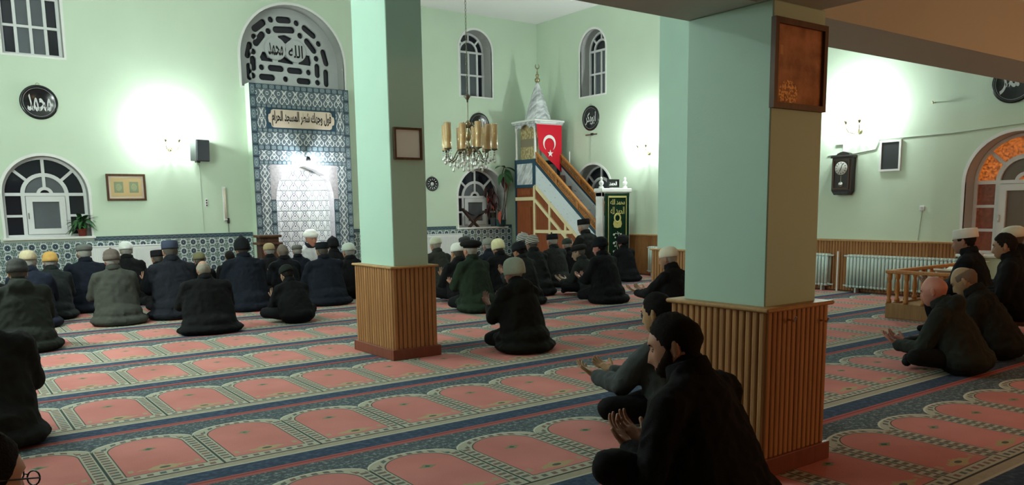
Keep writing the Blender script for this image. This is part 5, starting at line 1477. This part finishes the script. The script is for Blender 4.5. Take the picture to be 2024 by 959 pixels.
raws = []; poses = []
for sp in PEOPLE:
    j, J, T, B = raw_meshes(sp); poses.append(j); nearp = sp['y'] < 4.2
    raws += [(J, .0135 if nearp else .018, 3, 1.), (T, .018, 4, .6), (B, .026, 3, .7)]
res = batch(raws)
def transform(co, m): return co @ np.array(m).T[:3, :3] + np.array(m)[:3, 3]
def finish(me, name, mats, parent, smooth=True):
    for m_ in mats: me.materials.append(m_)
    me.polygons.foreach_set('use_smooth', [smooth] * len(me.polygons)); me.name = name
    return link(name, me, parent)
def np_mesh(name, co, faces, mats, parent, smooth=True):
    me = bpy.data.meshes.new(name); me.from_pydata([tuple(v) for v in co], [], faces); me.update()
    return finish(me, name, mats, parent, smooth)
for i, sp in enumerate(PEOPLE):
    j = poses[i]; s = j['s']; jk, tr, bd = res[3 * i:3 * i + 3]
    e = empty('person', (sp['x'], sp['y'], .001), math.radians(sp['rz'])); tag(e, sp['label'], 'person', 'people sitting at prayer on the carpet')
    soft(jk, .0145 * s, i * 3.7); soft(tr, .008 * s, i * 5.1 + 2)
    finish(jk, 'jacket', [cloth_mat(sp['coat'])], e)
    finish(tr, 'trousers', [cloth_mat(sp.get('trs', (.008, .009, .011)))], e)
    cl_ = MB().lathe([(.066, 0), (.086, -.006), (.090, .02), (.083, .062), (.074, .068), (.066, .03)], 20, cap=False); Mc = Matrix.Translation(j['tp'](0, .004, .452)) @ Matrix.Rotation(-math.radians(sp.get('lean', 8)) - .12, 4, 'X') @ Matrix.Diagonal((s * 1.06, s, s, 1))
    cl_.v = [tuple(Mc @ Vector(v)) for v in cl_.v]; cl_.build('collar', cloth_mat(sp.get('colc') or tuple(c * .8 for c in sp['coat'])), e, True)
    rnd = random.Random(i); sk = tuple(c * rnd.uniform(.85, 1.15) for c in SKIN); skm = cloth_mat(sk, 'skin')
    Mh = Matrix.Translation(j['hc']) @ j['Rh'].to_4x4() @ Matrix.Scale(s * (1.10 if sp.get('cap') else 1.06), 4)
    co, fc = arrays(bd); cos = [co]; fcs = list(fc); off = len(co)
    ears = MB()
    for d in (-1, 1): ears.ell((d * .075, -.012, -.008), (.010, .016, .029), 12, 8); ears.ell((d * .081, -.017, .004), (.005, .013, .020), 10, 6); ears.ell((d * .078, -.006, -.032), (.005, .008, .009), 8, 6)
    for vs, fs in ((HP, HF), (np.array(ears.v), ears.f)):
        cos.append(transform(vs, Mh)); fcs += [tuple(k + off for k in f) for f in fs]; off += len(vs)
    for d in (-1, 1):
        sh, el, wr, fd, pn, am = j['arms'][d]
        xa = fd.cross(pn).normalized(); pn2 = xa.cross(fd).normalized()
        mh = Matrix((xa * d if False else xa, fd, pn2)).transposed().to_4x4(); mh.translation = wr
        hv = HAND[0].copy() * s * 1.04
        hf = HAND[1]
        if d < 0: hv[:, 0] *= -1; hf = [f[::-1] for f in hf]
        cos.append(transform(hv, mh)); fcs += [tuple(k + off for k in f) for f in hf]; off += len(hv)
    np_mesh('body', np.concatenate(cos), fcs, [skm], e)
    bpy.data.meshes.remove(bd)
    for d in (-1, 1):                                       # socked feet
        k = j['leg'][d]; f = MB().capsule(k[2], k[3], .040 * s, .036 * s, 10, 1.1)
        f.v = [(a, b, max(c, .003)) for a, b, c in f.v]; f.build('sock', cloth_mat((.012, .012, .013)), e, True)
    hair = sp.get('hair', 'balding' if sp.get('cap') else None)
    if hair and hair != 'bald':
        np_mesh('hair', transform(shell(hair, (.007 if sp['y'] < 4.5 else .010) if hair == 'short' else .006, i), Mh), HF, [cloth_mat(sp.get('hairc', DH), 'hair')], e)
    if sp.get('beard'): np_mesh('beard', transform(shell('beard', .004, i), Mh), HF, [cloth_mat(sp['beard'], 'hair')], e)
    if sp.get('cap'):
        cm = cap_mesh(sp['cap']); cv = np.array(cm.v)
        th = math.radians(8); c_, s_ = math.cos(th), math.sin(th); y_, z_ = cv[:, 1].copy(), cv[:, 2].copy()
        cv[:, 1] = y_ * c_ - z_ * s_ - .012; cv[:, 2] = y_ * s_ + z_ * c_
        if sp['cap'] == 'fur': cv += np.random.RandomState(i).normal(0, .004, cv.shape)
        co_ = np_mesh('cap', cv, cm.f, [cloth_mat(sp['capc'], sp.get('capk', 'felt'))], e); co_.matrix_local = Mh
        if sp.get('pom'): MB().ell((0, -.03, .142), (.013, .013, .012), 8, 6).build('pompom', cloth_mat(sp['capc'], 'felt'), co_, True)
    if sp.get('face'):
        for d in (-1, 1):
            ey = MB().ell((d * .032, .0695, .010), (.0120, .0125, .0105), 12, 8).build('eye', 'flag_white', e, True); ey.matrix_local = Mh
            MB().ell((d * .032, .0802, .006), (.0055, .0032, .0055), 10, 6).build('iris', 'ink_black', ey, True)
            lid = MB().ell((d * .032, .0695, .0135), (.0140, .0142, .0100), 12, 8).build('eyelid', skm, e, True); lid.matrix_local = Mh
            br = MB().capsule((d * .016, .0905, .030), (d * .048, .080, .031), .0042, .003, 6).build('eyebrow', cloth_mat(sp.get('hairc', DH), 'hair'), e, True); br.matrix_local = Mh
    if sp.get('glasses'):
        g = MB()
        for d in (-1, 1):
            g.tube([(d * .034 + .026 * math.cos(a), .112, .008 + .018 * math.sin(a)) for a in [2 * PI * k / 14 for k in range(15)]], .0022, 6, False)
            g.tube([(d * .060, .110, .012), (d * .076, .08, .014), (d * .084, -.01, .010), (d * .082, -.03, -.008)], .0022, 6)
        g.tube([(-.008, .114, .012), (.008, .114, .012)], .002, 6); go = g.build('glasses', 'plastic_black', e, True); go.matrix_local = Mh
    if j['legs'] == 'stool':
        hz = sp['seat'] - .02
        t = empty('stool', (sp['x'], sp['y'], 0), math.radians(sp['rz'])); tag(t, 'low wooden stool under the %s' % sp['label'].split(' at ')[0].split(' beyond')[0].split(' raised')[0].split(' behind')[0] + (' by the pulpit' if sp['y'] > 6 else ' at right' if 'edge' in sp['label'] else ''), 'stool', 'low stools')
        MB().bevbox(-.17, .17, -.17, .15, hz - .07, hz - .035, .006).build('seat', 'dark_wood', t)
        for a in (-1, 1):
            for b in (-1, 1): MB().bevbox(a * .14 - .018, a * .14 + .018, b * .13 - .03, b * .13 + .006, 0, hz - .07, .003).build('leg', 'dark_wood', t)
